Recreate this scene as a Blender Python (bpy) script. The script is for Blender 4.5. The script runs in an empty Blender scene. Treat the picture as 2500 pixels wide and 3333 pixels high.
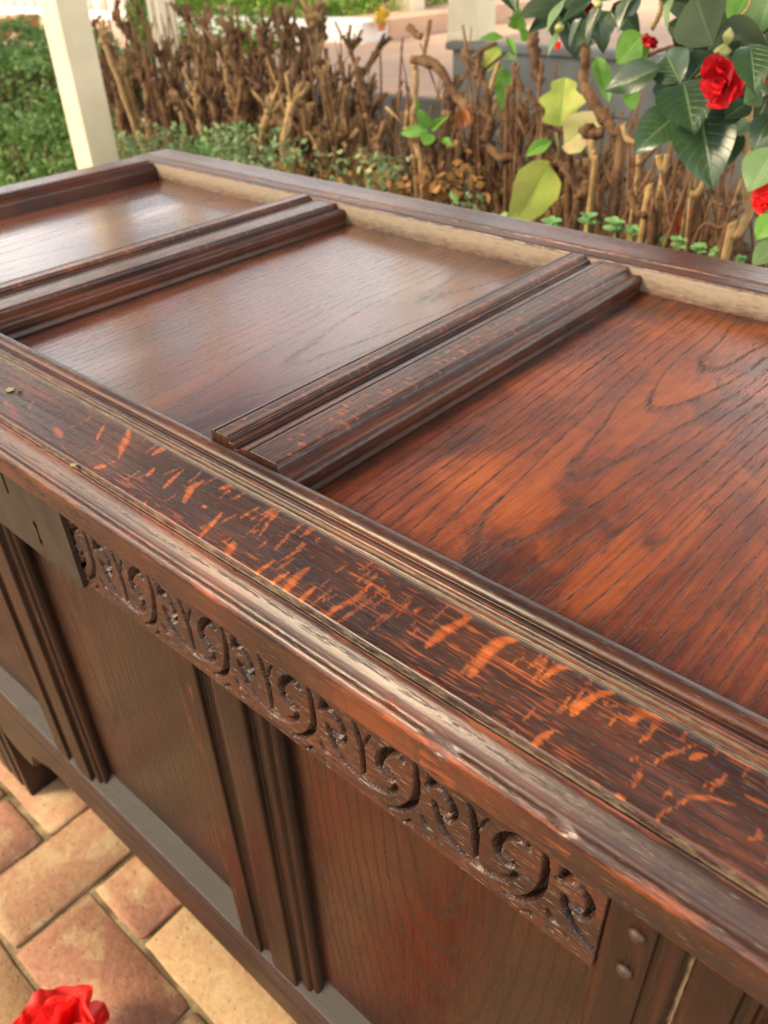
import bpy, bmesh, math, random
import numpy as np
from mathutils import Vector, Matrix, Euler, noise as mnoise

random.seed(7)
rng = np.random.default_rng(11)
SC = bpy.context.scene
COL = SC.collection

# ------------------------------------------------------------------ camera, sky, sun, exposure
CAM_POS = Vector((1.0524, -0.1563, 0.2391))
CAM_ROT = Euler((0.9518, 0.0307, 0.7259), 'XYZ')
FPX = 2647.9
cam_data = bpy.data.cameras.new('camera')
cam = bpy.data.objects.new('camera', cam_data)
COL.objects.link(cam)
cam.location = CAM_POS
cam.rotation_euler = CAM_ROT
cam_data.sensor_fit = 'AUTO'
cam_data.sensor_width = 36.0
cam_data.lens = FPX / 3333 * 36.0
cam_data.clip_start = 0.01
cam_data.clip_end = 400
cam_data.dof.use_dof = True
cam_data.dof.focus_distance = 0.385
cam_data.dof.aperture_fstop = 13.0
SC.camera = cam

SUN_EL = math.radians(38)
SUN_AZ = Vector((-0.64, -0.77, 0)).normalized()       # horizontal direction towards the sun
world = bpy.data.worlds.new('World')
SC.world = world
world.use_nodes = True
wn = world.node_tree
bg = wn.nodes['Background']
sky = wn.nodes.new('ShaderNodeTexSky')
sky.sky_type = 'NISHITA'
sky.sun_disc = False
sky.sun_elevation = SUN_EL
sky.sun_rotation = math.atan2(SUN_AZ.x, SUN_AZ.y)
sky.air_density = 1.0
sky.dust_density = 4.5
sky.ozone_density = 0.7
# broken bright cloud over the whole sky, thicker towards the horizon as clouds look
def wnode(t, **kw):
    n = wn.nodes.new(t)
    for k, v in kw.items():
        setattr(n, k, v)
    return n
wco = wnode('ShaderNodeTexCoord')
wsep = wnode('ShaderNodeSeparateXYZ')
wn.links.new(wco.outputs['Generated'], wsep.inputs[0])
wz = wnode('ShaderNodeMath', operation='ADD')
wn.links.new(wsep.outputs[2], wz.inputs[0])
wz.inputs[1].default_value = .16
wdiv = wnode('ShaderNodeVectorMath', operation='DIVIDE')
wcmb = wnode('ShaderNodeCombineXYZ')
for i_ in range(3):
    wn.links.new(wz.outputs[0], wcmb.inputs[i_])
wn.links.new(wco.outputs['Generated'], wdiv.inputs[0])
wn.links.new(wcmb.outputs[0], wdiv.inputs[1])
wnoi = wnode('ShaderNodeTexNoise')
wnoi.inputs['Scale'].default_value = 1.1
wnoi.inputs['Detail'].default_value = 7
wnoi.inputs['Roughness'].default_value = .55
wn.links.new(wdiv.outputs[0], wnoi.inputs['Vector'])
wlow = wnode('ShaderNodeMath', operation='MULTIPLY_ADD')     # more cover low down
wn.links.new(wsep.outputs[2], wlow.inputs[0])
wlow.inputs[1].default_value = -.60
wlow.inputs[2].default_value = .27
wsum = wnode('ShaderNodeMath', operation='ADD')
wn.links.new(wnoi.outputs[0], wsum.inputs[0])
wn.links.new(wlow.outputs[0], wsum.inputs[1])
wmap = wnode('ShaderNodeMapRange')
wn.links.new(wsum.outputs[0], wmap.inputs[0])
wmap.inputs[1].default_value = .46
wmap.inputs[2].default_value = .64
wmix = wnode('ShaderNodeMix', data_type='RGBA')
wn.links.new(wmap.outputs[0], wmix.inputs[0])
wn.links.new(sky.outputs[0], wmix.inputs[6])
wmix.inputs[7].default_value = (27.0, 26.2, 24.6, 1)
wn.links.new(wmix.outputs[2], bg.inputs[0])
bg.inputs[1].default_value = 0.085
sun_data = bpy.data.lights.new('sun', 'SUN')
sun_data.energy = 2.9
sun_data.angle = math.radians(16)
sun_data.color = (1.0, 0.80, 0.51)
sun = bpy.data.objects.new('sun', sun_data)
COL.objects.link(sun)
sun_dir = Vector((SUN_AZ.x * math.cos(SUN_EL), SUN_AZ.y * math.cos(SUN_EL), math.sin(SUN_EL)))
sun.rotation_euler = sun_dir.to_track_quat('Z', 'Y').to_euler()
sun.location = sun_dir * 20
SC.view_settings.view_transform = 'Standard'
SC.view_settings.look = 'None'
SC.view_settings.gamma = 1.0
SC.view_settings.use_curve_mapping = False
SC.view_settings.exposure = 0.82
SC.cycles.use_denoising = True
SC.cycles.denoiser = 'OPENIMAGEDENOISE'
SC.cycles.denoising_input_passes = 'RGB_ALBEDO_NORMAL'
SC.cycles.denoising_prefilter = 'NONE'
SC.cycles.max_bounces = 6
SC.cycles.diffuse_bounces = 4
SC.cycles.caustics_reflective = False
SC.cycles.caustics_refractive = False
SC.cycles.sample_clamp_indirect = 6.0

FLOOR = -0.80          # brick floor under the chest
BED = -0.44            # soil of the planting bed behind the chest
RCAM = CAM_ROT.to_matrix()


def at(px, py, y=None, z=None):
    """world point seen at a photo pixel (2500 x 3333) on the plane y or z"""
    d = RCAM @ Vector(((px - 1250) / FPX, -(py - 1666.5) / FPX, -1))
    s = (y - CAM_POS.y) / d.y if y is not None else (z - CAM_POS.z) / d.z
    return CAM_POS + d * s


def mpp(p):
    """metres that one photo pixel covers at a point"""
    d = RCAM.transposed() @ (Vector(p) - CAM_POS)
    return -d.z / FPX


# ------------------------------------------------------------------ materials
class NT:
    def __init__(self, name):
        self.m = bpy.data.materials.new(name)
        self.m.use_nodes = True
        self.t = self.m.node_tree
        self.b = self.t.nodes['Principled BSDF']
        self.co = self.t.nodes.new('ShaderNodeTexCoord').outputs['Object']

    def _set(self, sock, v):
        if v is None:
            return
        if isinstance(v, bpy.types.NodeSocket):
            self.t.links.new(v, sock)
        elif isinstance(v, (int, float)) and sock.type in ('RGBA',):
            sock.default_value = (v, v, v, 1)
        elif isinstance(v, (int, float)) and sock.type == 'VECTOR':
            sock.default_value = (v, v, v)
        elif sock.type == 'RGBA' and len(v) == 3:
            sock.default_value = (*v, 1)
        else:
            sock.default_value = v

    def math(self, op, a, b=None, c=None):
        n = self.t.nodes.new('ShaderNodeMath')
        n.operation = op
        self._set(n.inputs[0], a)
        self._set(n.inputs[1], b)
        self._set(n.inputs[2], c)
        return n.outputs[0]

    def mul(self, a, b): return self.math('MULTIPLY', a, b)
    def add(self, a, b): return self.math('ADD', a, b)
    def sub(self, a, b): return self.math('SUBTRACT', a, b)

    def mapr(self, v, a, b, c=0.0, d=1.0, smooth=False):
        n = self.t.nodes.new('ShaderNodeMapRange')
        if smooth:
            n.interpolation_type = 'SMOOTHSTEP'
        for i, x in enumerate((v, a, b, c, d)):
            self._set(n.inputs[i], x)
        return n.outputs[0]

    def mix(self, f, a, b, mode='MIX'):
        n = self.t.nodes.new('ShaderNodeMix')
        n.data_type = 'RGBA'
        n.blend_type = mode
        self._set(n.inputs[0], f)
        self._set(n.inputs[6], a)
        self._set(n.inputs[7], b)
        return n.outputs[2]

    def sep(self, v):
        n = self.t.nodes.new('ShaderNodeSeparateXYZ')
        self._set(n.inputs[0], v)
        return n.outputs

    def comb(self, x, y, z):
        n = self.t.nodes.new('ShaderNodeCombineXYZ')
        for i, q in enumerate((x, y, z)):
            self._set(n.inputs[i], q)
        return n.outputs[0]

    def noise(self, v, scale=1.0, detail=2.0, rough=0.5, dist=0.0):
        n = self.t.nodes.new('ShaderNodeTexNoise')
        self._set(n.inputs['Vector'], v)
        n.inputs['Scale'].default_value = scale
        n.inputs['Detail'].default_value = detail
        n.inputs['Roughness'].default_value = rough
        n.inputs['Distortion'].default_value = dist
        return n.outputs[0]

    def voro(self, v, scale=1.0, feature='F1'):
        n = self.t.nodes.new('ShaderNodeTexVoronoi')
        n.feature = feature
        self._set(n.inputs['Vector'], v)
        n.inputs['Scale'].default_value = scale
        return n.outputs[0]

    def attr(self, name='mask'):
        n = self.t.nodes.new('ShaderNodeAttribute')
        n.attribute_name = name
        s = self.t.nodes.new('ShaderNodeSeparateColor')
        self.t.links.new(n.outputs[0], s.inputs[0])
        return s.outputs

    def rand(self):
        return self.t.nodes.new('ShaderNodeObjectInfo').outputs['Random']

    def bump(self, h, strength=0.3, dist=0.001):
        n = self.t.nodes.new('ShaderNodeBump')
        n.inputs['Strength'].default_value = strength
        n.inputs['Distance'].default_value = dist
        self._set(n.inputs['Height'], h)
        self._set(self.b.inputs['Normal'], n.outputs[0])

    def out(self, color=None, rough=None, spec=None, **kw):
        self._set(self.b.inputs['Base Color'], color)
        self._set(self.b.inputs['Roughness'], rough)
        self._set(self.b.inputs['Specular IOR Level'], spec)
        for k, v in kw.items():
            self._set(self.b.inputs[k], v)
        return self.m


def wood(name, axes='XYZ', seed=0.0, dark=(.05, .018, .012), mid=(.12, .04, .022), light=(.25, .075, .025),
         cath=None, freq=90.0, rough=.26, pore=1.0, blot=(5, 8), bias=0.0, masks=True, spec=.5, ringdark=.55,
         bumps=.25, stains=0.0, dust_palecol=(.20, .15, .085), fleckcol=((.20, .042, .010), (.50, .125, .022)), dustamp=1.6, warps=.010, ringw=.30, pale=0.0, noisy=.014, edge=None, coat=0.0):
    """oak, grain along the first of axes; cath=(v0, u0, k) draws cathedral rings"""
    n = NT(name)
    s = n.sep(n.co)
    idx = {'X': 0, 'Y': 1, 'Z': 2}
    U, V, W = (s[idx[a]] for a in axes)
    Us = n.add(U, seed)
    warp = n.noise(n.comb(n.mul(Us, 3), n.mul(V, 14), W), 1.0, 2, .5)
    warp2 = n.noise(n.comb(n.mul(Us, 14), n.mul(V, 40), W), 1.0, 2, .6)
    Vw = n.add(V, n.add(n.mul(n.sub(warp, .5), warps), n.mul(n.sub(warp2, .5), .004)))
    if cath:
        v0, u0, k = cath
        a = n.sub(Vw, v0)
        b = n.add(n.mul(n.sub(U, u0), k), n.mul(n.sub(n.noise(n.comb(n.mul(Us, 7), n.mul(V, 7), 0), 1, 2), .5), noisy))
        r = n.math('SQRT', n.add(n.mul(a, a), n.mul(b, b)))
        ph = n.math('FRACT', n.mul(r, freq))
    else:
        ph = n.math('FRACT', n.mul(Vw, freq))
    ring = n.mapr(ph, .0, ringw, 1.0, 0.0, True)
    ring = n.add(ring, n.mapr(ph, .93, 1.0, 0.0, 1.0))
    pores = n.mapr(n.noise(n.comb(n.mul(Us, 130), n.mul(V, 1200), n.mul(W, 300)), 1, 2, .6), .47, .58)
    pore_all = n.mapr(n.noise(n.comb(n.mul(Us, 45), n.mul(V, 800), n.mul(W, 300)), 1, 1, .6), .62, .7)
    pm = n.mul(n.math('MINIMUM', n.add(n.mul(pores, ring), n.mul(pore_all, .45)), 1.0), pore)
    fine = n.noise(n.comb(n.mul(Us, 9), n.mul(V, 330), n.mul(W, 60)), 1, 3, .6)
    bl = n.noise(n.comb(n.mul(Us, blot[0]), n.mul(V, blot[1]), n.mul(W, 5)), 1, 5, .62, .4)
    bl = n.add(bl, n.add(n.mul(n.sub(fine, .5), .35), bias))
    c = n.mix(n.mapr(bl, .32, .52), dark, mid)
    c = n.mix(n.mapr(bl, .50, .70), c, light)
    c = n.mix(n.mul(ring, ringdark), c, tuple(x * .45 for x in mid))
    c = n.mix(n.mul(pm, .85), c, (.018, .011, .008))
    if pale:
        pp = n.mapr(n.noise(n.comb(n.mul(Us, 150), n.mul(V, 1500), n.mul(W, 1500)), 1, 1, .5), .66, .72)
        c = n.mix(n.mul(pp, pale), c, (.30, .24, .16))
    if stains:
        st = n.mapr(n.noise(n.comb(n.mul(Us, 15), n.mul(V, 22), 3.3), 1, 5, .68, .8), .53, .67)
        c = n.mix(n.mul(st, stains), c, (.03, .012, .008))
        hair = n.mapr(n.voro(n.comb(n.mul(n.add(Us, n.mul(warp2, .02)), 240), n.mul(V, 240), 0), 1, 'DISTANCE_TO_EDGE'), 0.0, .06, 1.0, 0.0)
        hm = n.mapr(n.noise(n.comb(n.mul(Us, 20), n.mul(V, 20), 9.1), 1, 3), .48, .6)
        c = n.mix(n.mul(n.mul(hair, hm), .55), c, (.025, .012, .008))
    if edge:  # panel coloured darker in patches towards its edges
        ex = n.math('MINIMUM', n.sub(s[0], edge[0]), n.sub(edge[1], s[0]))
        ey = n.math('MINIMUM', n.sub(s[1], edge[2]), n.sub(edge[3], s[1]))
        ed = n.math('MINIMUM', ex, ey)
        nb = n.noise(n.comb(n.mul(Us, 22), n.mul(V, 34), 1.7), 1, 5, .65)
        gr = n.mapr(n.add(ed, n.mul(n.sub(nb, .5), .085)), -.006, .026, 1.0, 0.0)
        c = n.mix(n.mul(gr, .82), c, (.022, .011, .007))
    if coat:
        n.b.inputs['Coat Weight'].default_value = coat
        n.b.inputs['Coat Roughness'].default_value = rough * .8
    rg = n.add(rough, n.add(n.mul(n.sub(fine, .5), .22), n.mul(pm, .25)))
    if masks:
        M = n.attr()
        brk = n.noise(n.comb(n.mul(Us, 26), n.mul(V, 210), n.mul(W, 210)), 1, 5, .72)
        wear = n.mapr(n.add(M[0], n.mul(n.sub(brk, .5), 2.0)), .50, .85)
        c = n.mix(n.mul(wear, .8), c, (.32, .075, .019))
        fl = n.mapr(n.add(M[2], n.mul(n.sub(n.noise(n.comb(n.mul(Us, 90), n.mul(V, 900), 0), 1, 4, .65), .5), 1.0)), .20, .85)
        fl = n.mul(fl, .93)
        c = n.mix(fl, c, n.mix(n.mapr(n.add(fine, n.mul(n.sub(bl, .5), .8)), .3, .7), *fleckcol))
        dust = n.mapr(n.add(M[1], n.mul(n.sub(n.noise(n.comb(n.mul(Us, 110), n.mul(V, 420), n.mul(W, 420)), 1, 4, .7), .5), dustamp)), .5, .95)
        c = n.mix(n.mul(dust, .8), c, dust_palecol)
        rg = n.add(rg, n.mul(dust, .3))
    micro = n.noise(n.comb(n.mul(Us, 220), n.mul(V, 900), n.mul(W, 900)), 1, 3, .7)
    n.bump(n.add(n.sub(n.add(n.mul(fine, .25), n.mul(bl, .3)), n.mul(pm, .7)), n.mul(micro, .35)), bumps, .001)
    return n.out(c, rg, spec)


def simple(name, c1, c2, scale=20, rough=.6, detail=4, bump=0.0, bscale=None, spec=.5, objrand=0.0, **kw):
    n = NT(name)
    f = n.noise(n.co, scale, detail, .6)
    f = n.mapr(f, .35, .65)
    c = n.mix(f, c1, c2)
    if objrand:
        r = n.rand()
        c = n.mix(n.mul(r, objrand), c, tuple(x * .45 for x in c1))
    if bump:
        n.bump(n.noise(n.co, bscale or scale * 3, 4, .6), bump, .002)
    return n.out(c, rough, spec, **kw)


def leaf_mat(name, c1, c2, vein, rough=.35, spec=.5, trans=0.0, objrand=.5, spot=None, coat=0.0):
    """mask R = along the leaf 0..1, G = distance from the midrib 0..1"""
    n = NT(name)
    M = n.attr()
    r = n.rand()
    f = n.mapr(n.noise(n.co, 1.7, 4, .6), .35, .65)
    c = n.mix(f, c1, c2)
    c = n.mix(n.mul(r, objrand), c, tuple(x * .5 for x in c1))
    mid = n.mapr(M[1], .0, .07, 1.0, 0.0)
    side = n.math('FRACT', n.mul(n.sub(M[0], n.mul(M[1], .28)), 8.0))
    side = n.mul(n.mapr(n.math('ABSOLUTE', n.sub(side, .5)), 0.0, .07, 1.0, 0.0), .45)
    c = n.mix(n.math('MAXIMUM', n.mul(mid, .8), n.mul(side, .5)), c, vein)
    if spot:
        sp = n.mapr(n.noise(n.co, 2.4, 5, .7), .54, .66)
        c = n.mix(n.mul(sp, .8), c, spot)
    n.bump(n.add(n.mul(side, -1.0), n.mul(mid, -1.5)), .35, .002)
    n.out(c, rough, spec)
    n.b.inputs['Coat Weight'].default_value = coat
    n.b.inputs['Coat Roughness'].default_value = .2
    if trans:
        t = n.t.nodes.new('ShaderNodeBsdfTranslucent')
        n._set(t.inputs[0], c)
        mx = n.t.nodes.new('ShaderNodeMixShader')
        mx.inputs[0].default_value = trans
        n.t.links.new(n.b.outputs[0], mx.inputs[1])
        n.t.links.new(t.outputs[0], mx.inputs[2])
        n.t.links.new(mx.outputs[0], n.t.nodes['Material Output'].inputs[0])
    return n.m


M = {}
RAIL = dict(dark=(.022, .008, .006), mid=(.056, .019, .011), light=(.14, .037, .013))
M['front_rail'] = wood('oak_front_rail', 'XYZ', 1.3, **RAIL, freq=160, rough=.36, blot=(9, 30), bias=-.02, spec=.42, bumps=.2, pale=.22, stains=.35)
M['back_rail'] = wood('oak_back_rail', 'XYZ', 5.1, (.030, .011, .008), (.060, .019, .011), (.13, .036, .015), freq=140, rough=.34, blot=(6, 20), dust_palecol=(.28, .22, .145), bumps=.3, dustamp=.85)
M['stile'] = wood('oak_stile', 'YXZ', 2.7, **RAIL, freq=160, rough=.33, blot=(8, 30))
M['muntin'] = wood('oak_muntin', 'YXZ', 3.9, (.028, .011, .008), (.060, .022, .013), (.12, .036, .015), freq=160, rough=.31, blot=(8, 30), bumps=.25, pale=.2, fleckcol=((.10, .028, .010), (.34, .085, .018)))
M['panel_a'] = wood('oak_panel_a', 'YXZ', 7.7, (.050, .014, .010), (.090, .026, .014), (.14, .042, .018), freq=110, rough=.18, blot=(4, 9), masks=False, cath=(.20, 1.1, .07), ringdark=.25, bumps=.06, spec=.95, ringw=.2, coat=.25)
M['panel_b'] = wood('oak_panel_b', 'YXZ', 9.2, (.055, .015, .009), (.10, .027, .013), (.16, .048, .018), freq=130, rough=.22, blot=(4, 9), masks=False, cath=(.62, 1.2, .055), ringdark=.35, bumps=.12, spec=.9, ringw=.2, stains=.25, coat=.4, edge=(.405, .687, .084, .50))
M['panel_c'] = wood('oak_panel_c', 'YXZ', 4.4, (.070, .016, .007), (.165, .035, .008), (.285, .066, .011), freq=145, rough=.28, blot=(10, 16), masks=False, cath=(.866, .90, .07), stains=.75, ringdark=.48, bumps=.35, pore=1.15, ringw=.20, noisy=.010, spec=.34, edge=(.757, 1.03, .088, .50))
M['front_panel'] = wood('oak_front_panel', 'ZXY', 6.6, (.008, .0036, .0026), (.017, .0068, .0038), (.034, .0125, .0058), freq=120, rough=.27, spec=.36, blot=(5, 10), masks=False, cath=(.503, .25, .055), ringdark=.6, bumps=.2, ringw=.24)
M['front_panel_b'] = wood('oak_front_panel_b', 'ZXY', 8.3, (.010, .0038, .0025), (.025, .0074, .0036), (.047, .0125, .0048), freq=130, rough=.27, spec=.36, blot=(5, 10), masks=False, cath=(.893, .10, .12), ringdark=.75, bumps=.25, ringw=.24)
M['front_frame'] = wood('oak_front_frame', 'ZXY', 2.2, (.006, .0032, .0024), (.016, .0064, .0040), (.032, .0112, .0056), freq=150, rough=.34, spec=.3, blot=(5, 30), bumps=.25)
M['front_low_rail'] = wood('oak_front_low_rail', 'XZY', 2.9, (.011, .0056, .004), (.025, .0115, .007), (.046, .019, .0105), freq=150, rough=.36, spec=.4, blot=(5, 30), dust_palecol=(.036, .031, .025), dustamp=1.3)
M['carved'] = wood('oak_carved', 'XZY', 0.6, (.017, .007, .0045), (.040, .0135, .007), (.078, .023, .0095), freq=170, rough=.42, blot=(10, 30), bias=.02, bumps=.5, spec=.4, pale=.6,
                   dust_palecol=(.15, .115, .075), fleckcol=((.008, .005, .004), (.016, .009, .006)))
M['carved_peg'] = simple('oak_peg', (.022, .010, .006), (.05, .02, .011), 300, .55, 4, .3, 600)
M['iron'] = simple('brown_steel', (.030, .025, .019), (.055, .046, .034), 30, .48, 4, .15, 200, Metallic=.55)
M['dark'] = simple('dark_hole', (.01, .008, .006), (.015, .012, .01), 10, .9)


# ------------------------------------------------------------------ mesh helpers
def new_mesh(name, verts, faces, mask=None, smooth=True):
    me = bpy.data.meshes.new(name)
    me.from_pydata([tuple(v) for v in verts], [], [tuple(f) for f in faces])
    if mask is not None:
        a = me.color_attributes.new('mask', 'FLOAT_COLOR', 'POINT')
        q = np.ones((len(verts), 4), np.float32)
        q[:, :3] = mask
        a.data.foreach_set('color', q.ravel())
    if smooth:
        me.polygons.foreach_set('use_smooth', [True] * len(me.polygons))
    me.update()
    return me


def grid_mesh(name, P, mask=None, flip=False, smooth=True, caps=False):
    """P: (nu, nv, 3) array"""
    nu, nv = P.shape[:2]
    i = np.arange(nu * nv).reshape(nu, nv)
    q = np.stack([i[:-1, :-1], i[1:, :-1], i[1:, 1:], i[:-1, 1:]], -1).reshape(-1, 4)
    if flip:
        q = q[:, ::-1]
    nq = len(q)
    me = bpy.data.meshes.new(name)
    me.vertices.add(nu * nv)
    me.vertices.foreach_set('co', P.reshape(-1).astype(np.float32))
    loops = q.reshape(-1).astype(np.int32)
    starts = np.arange(nq, dtype=np.int32) * 4
    tot = np.full(nq, 4, np.int32)
    if caps:
        c0 = i[0, :] if flip else i[0, ::-1]
        c1 = i[-1, ::-1] if flip else i[-1, :]
        c0, c1 = (c0[::-1], c1[::-1])
        loops = np.concatenate([loops, c0, c1]).astype(np.int32)
        starts = np.concatenate([starts, [nq * 4, nq * 4 + nv]]).astype(np.int32)
        tot = np.concatenate([tot, [nv, nv]]).astype(np.int32)
    me.loops.add(len(loops))
    me.loops.foreach_set('vertex_index', loops)
    me.polygons.add(len(starts))
    me.polygons.foreach_set('loop_start', starts)
    sm = np.full(len(starts), smooth)
    if caps:
        sm[-2:] = False
    me.polygons.foreach_set('use_smooth', sm)
    if mask is not None:
        a = me.color_attributes.new('mask', 'FLOAT_COLOR', 'POINT')
        c = np.ones((nu * nv, 4), np.float32)
        c[:, :3] = mask.reshape(-1, 3)
        a.data.foreach_set('color', c.ravel())
    me.update(calc_edges=True)
    me.validate()
    return me


def thing(name, label, cat, loc=(0, 0, 0), group=None):
    o = bpy.data.objects.new(name, None)
    COL.objects.link(o)
    o.empty_display_size = .05
    o.location = loc
    o['label'] = label
    o['category'] = cat
    if group:
        o['group'] = group
    return o


def tag(o, label, cat, group=None):
    o['label'] = label
    o['category'] = cat
    if group:
        o['group'] = group
    return o


def obj(name, me, mat, parent=None, world=True, kind=None):
    """world=True: the mesh is already in world coordinates"""
    o = bpy.data.objects.new(name, me)
    COL.objects.link(o)
    if mat is not None and len(me.materials) == 0:
        me.materials.append(mat)
    if parent is not None:
        o.parent = parent
        if world:
            loc = Vector(parent.location)
            p = parent
            while p.parent is not None:
                p = p.parent
                loc = loc + Vector(p.location)
            o.matrix_parent_inverse = Matrix.Translation(-loc)
    if kind:
        o['kind'] = kind
    return o


def box_data(x0, x1, y0, y1, z0, z1):
    v = [(x, y, z) for x in (x0, x1) for y in (y0, y1) for z in (z0, z1)]
    f = [(0, 1, 3, 2), (4, 6, 7, 5), (0, 4, 5, 1), (2, 3, 7, 6), (0, 2, 6, 4), (1, 5, 7, 3)]
    return v, f


def box_mesh(name, x0, x1, y0, y1, z0, z1, bevel=0.002, segs=2):
    bm = bmesh.new()
    v, f = box_data(x0, x1, y0, y1, z0, z1)
    vs = [bm.verts.new(p) for p in v]
    for q in f:
        bm.faces.new([vs[i] for i in q])
    bmesh.ops.recalc_face_normals(bm, faces=bm.faces)
    if bevel:
        bmesh.ops.bevel(bm, geom=list(bm.edges), offset=bevel, segments=segs, affect='EDGES', profile=.5)
    me = bpy.data.meshes.new(name)
    bm.to_mesh(me)
    bm.free()
    return me


def densify(prof, step):
    out = []
    for (a, b) in zip(prof[:-1], prof[1:]):
        d = math.hypot(b[0] - a[0], b[1] - a[1])
        k = max(1, int(math.ceil(d / step)))
        for i in range(k):
            t = i / k
            out.append([a[j] + (b[j] - a[j]) * t for j in range(4)])
    out.append(list(prof[-1]))
    return np.array(out)


def arc(cx, cy, r, a0, a1, n, wear=0.0, dust=0.0, ry=None):
    ry = ry or r
    return [(cx + r * math.cos(math.radians(a0 + (a1 - a0) * i / n)), cy + ry * math.sin(math.radians(a0 + (a1 - a0) * i / n)), wear, dust)
            for i in range(n + 1)]


def vnoise(x, y, seed=0):
    """cheap smooth 2-D value noise on arrays"""
    xi = np.floor(x).astype(int)
    yi = np.floor(y).astype(int)
    xf = x - xi
    yf = y - yi
    xf = xf * xf * (3 - 2 * xf)
    yf = yf * yf * (3 - 2 * yf)

    def h(a, b):
        v = np.sin(a * 127.1 + b * 311.7 + seed * 74.7) * 43758.5453
        return v - np.floor(v)
    return (h(xi, yi) * (1 - xf) + h(xi + 1, yi) * xf) * (1 - yf) + (h(xi, yi + 1) * (1 - xf) + h(xi + 1, yi + 1) * xf) * yf


def sweep(name, prof, axis, t0, t1, dt, jit=.0005, seed=1, fleckfn=None, caps=True, flip=False, chips=None):
    """extrude an open profile [(a, b, wear, dust)] along an axis; b is height (lid) or depth (front)"""
    n = max(2, int((t1 - t0) / dt) + 1)
    t = np.linspace(t0, t1, n)
    A = np.repeat(prof[None, :, 0], n, 0)
    B = np.repeat(prof[None, :, 1], n, 0)
    T = np.repeat(t[:, None], len(prof), 1)
    s = np.arange(len(prof))[None, :] * .35
    j1 = (vnoise(T * 45 + seed, s * .5 + 0 * T, seed) - .5) * .55 * jit + (vnoise(T * 330, s * 1.5 + 0 * T, seed + 5) - .5) * .8 * jit
    j1 = j1 * (.18 + .9 * np.clip(prof[None, :, 2] + prof[None, :, 3] * .6, 0, .9))
    A = A + j1 * .6 + (vnoise(T * 11, 0 * T, seed + 9) - .5) * jit * 1.6
    B = B + j1
    mk = np.zeros((n, len(prof), 3), np.float32)
    mk[..., 0] = prof[None, :, 2]
    mk[..., 1] = prof[None, :, 3]
    if chips:
        for (tc, ac, r, dep) in chips:
            d = np.sqrt(((T - tc) / r) ** 2 + ((A - ac) / (r * .35)) ** 2)
            w = np.clip(1 - d, 0, 1) ** 1.2
            B = B - w * dep
            mk[..., 0] = np.maximum(mk[..., 0], (w > .05) * .5)
    if fleckfn is not None:
        mk[..., 2] = fleckfn(T, A)
    if axis == 'x':
        P = np.stack([T, A, B], -1)
    elif axis == 'y':
        P = np.stack([A, T, B], -1)
    else:
        P = np.stack([A, B, T], -1)
    return grid_mesh(name, P, mk, flip=flip, caps=caps)


def stroke_dist(X, Y, pts):
    """distance to a polyline and parameter 0..1 along it"""
    best = np.full(X.shape, 1e9)
    par = np.zeros(X.shape)
    n = len(pts) - 1
    for i in range(n):
        ax, ay = pts[i]
        bx, by = pts[i + 1]
        dx, dy = bx - ax, by - ay
        L = dx * dx + dy * dy + 1e-12
        t = np.clip(((X - ax) * dx + (Y - ay) * dy) / L, 0, 1)
        d = np.hypot(X - ax - t * dx, Y - ay - t * dy)
        m = d < best
        best = np.where(m, d, best)
        par = np.where(m, (i + t) / n, par)
    return best, par


# ------------------------------------------------------------------ ray flecks of the lid's front rail (world x, y of each stroke, half width)
FLECKS = []
def px_flecks(off, k, rows):
    for pts, w in rows:
        q = [at(off[0] + a * k, off[1] + b * k, z=0) for a, b in pts]
        FLECKS.append(([(v.x, v.y) for v in q], w * k * mpp(q[0]) * .52))

px_flecks((1500, 2200), .6028, [
    ([(600, 210), (680, 140), (760, 90), (850, 75)], 32), ([(800, 165), (860, 160)], 20), ([(920, 240), (1000, 200), (1110, 225)], 40),
    ([(380, 385), (430, 330), (510, 290)], 34), ([(1030, 470), (1120, 420), (1270, 370)], 24), ([(1240, 440), (1320, 425)], 34),
    ([(1410, 395), (1500, 450), (1650, 515)], 36), ([(1045, 810), (1075, 750), (1140, 705)], 20),
    ([(1160, 700), (1240, 645), (1350, 650), (1490, 690)], 30), ([(850, 640), (870, 685)], 52), ([(1565, 880), (1650, 850)], 30),
    ([(50, 95), (110, 108)], 26)])
px_flecks((900, 1900), .3617, [
    ([(70, 50), (150, 0)], 64), ([(210, 150), (350, 20)], 44), ([(310, 200), (410, 110), (520, 20)], 30),
    ([(430, 300), (520, 230), (680, 140), (850, 0)], 50), ([(545, 350), (680, 260), (980, 20)], 36),
    ([(745, 490), (900, 370), (1080, 220), (1310, 35)], 24), ([(1350, 560), (1450, 480), (1560, 390), (1670, 320)], 60)])
px_flecks((1250, 800), .7535, [
    ([(190, 1720), (260, 1660), (370, 1605)], 42), ([(375, 1850), (430, 1770), (500, 1710), (600, 1690)], 50),
    ([(690, 1860), (760, 1820), (845, 1825)], 25), ([(820, 1990), (920, 1940), (1010, 1920)], 30)])
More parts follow.
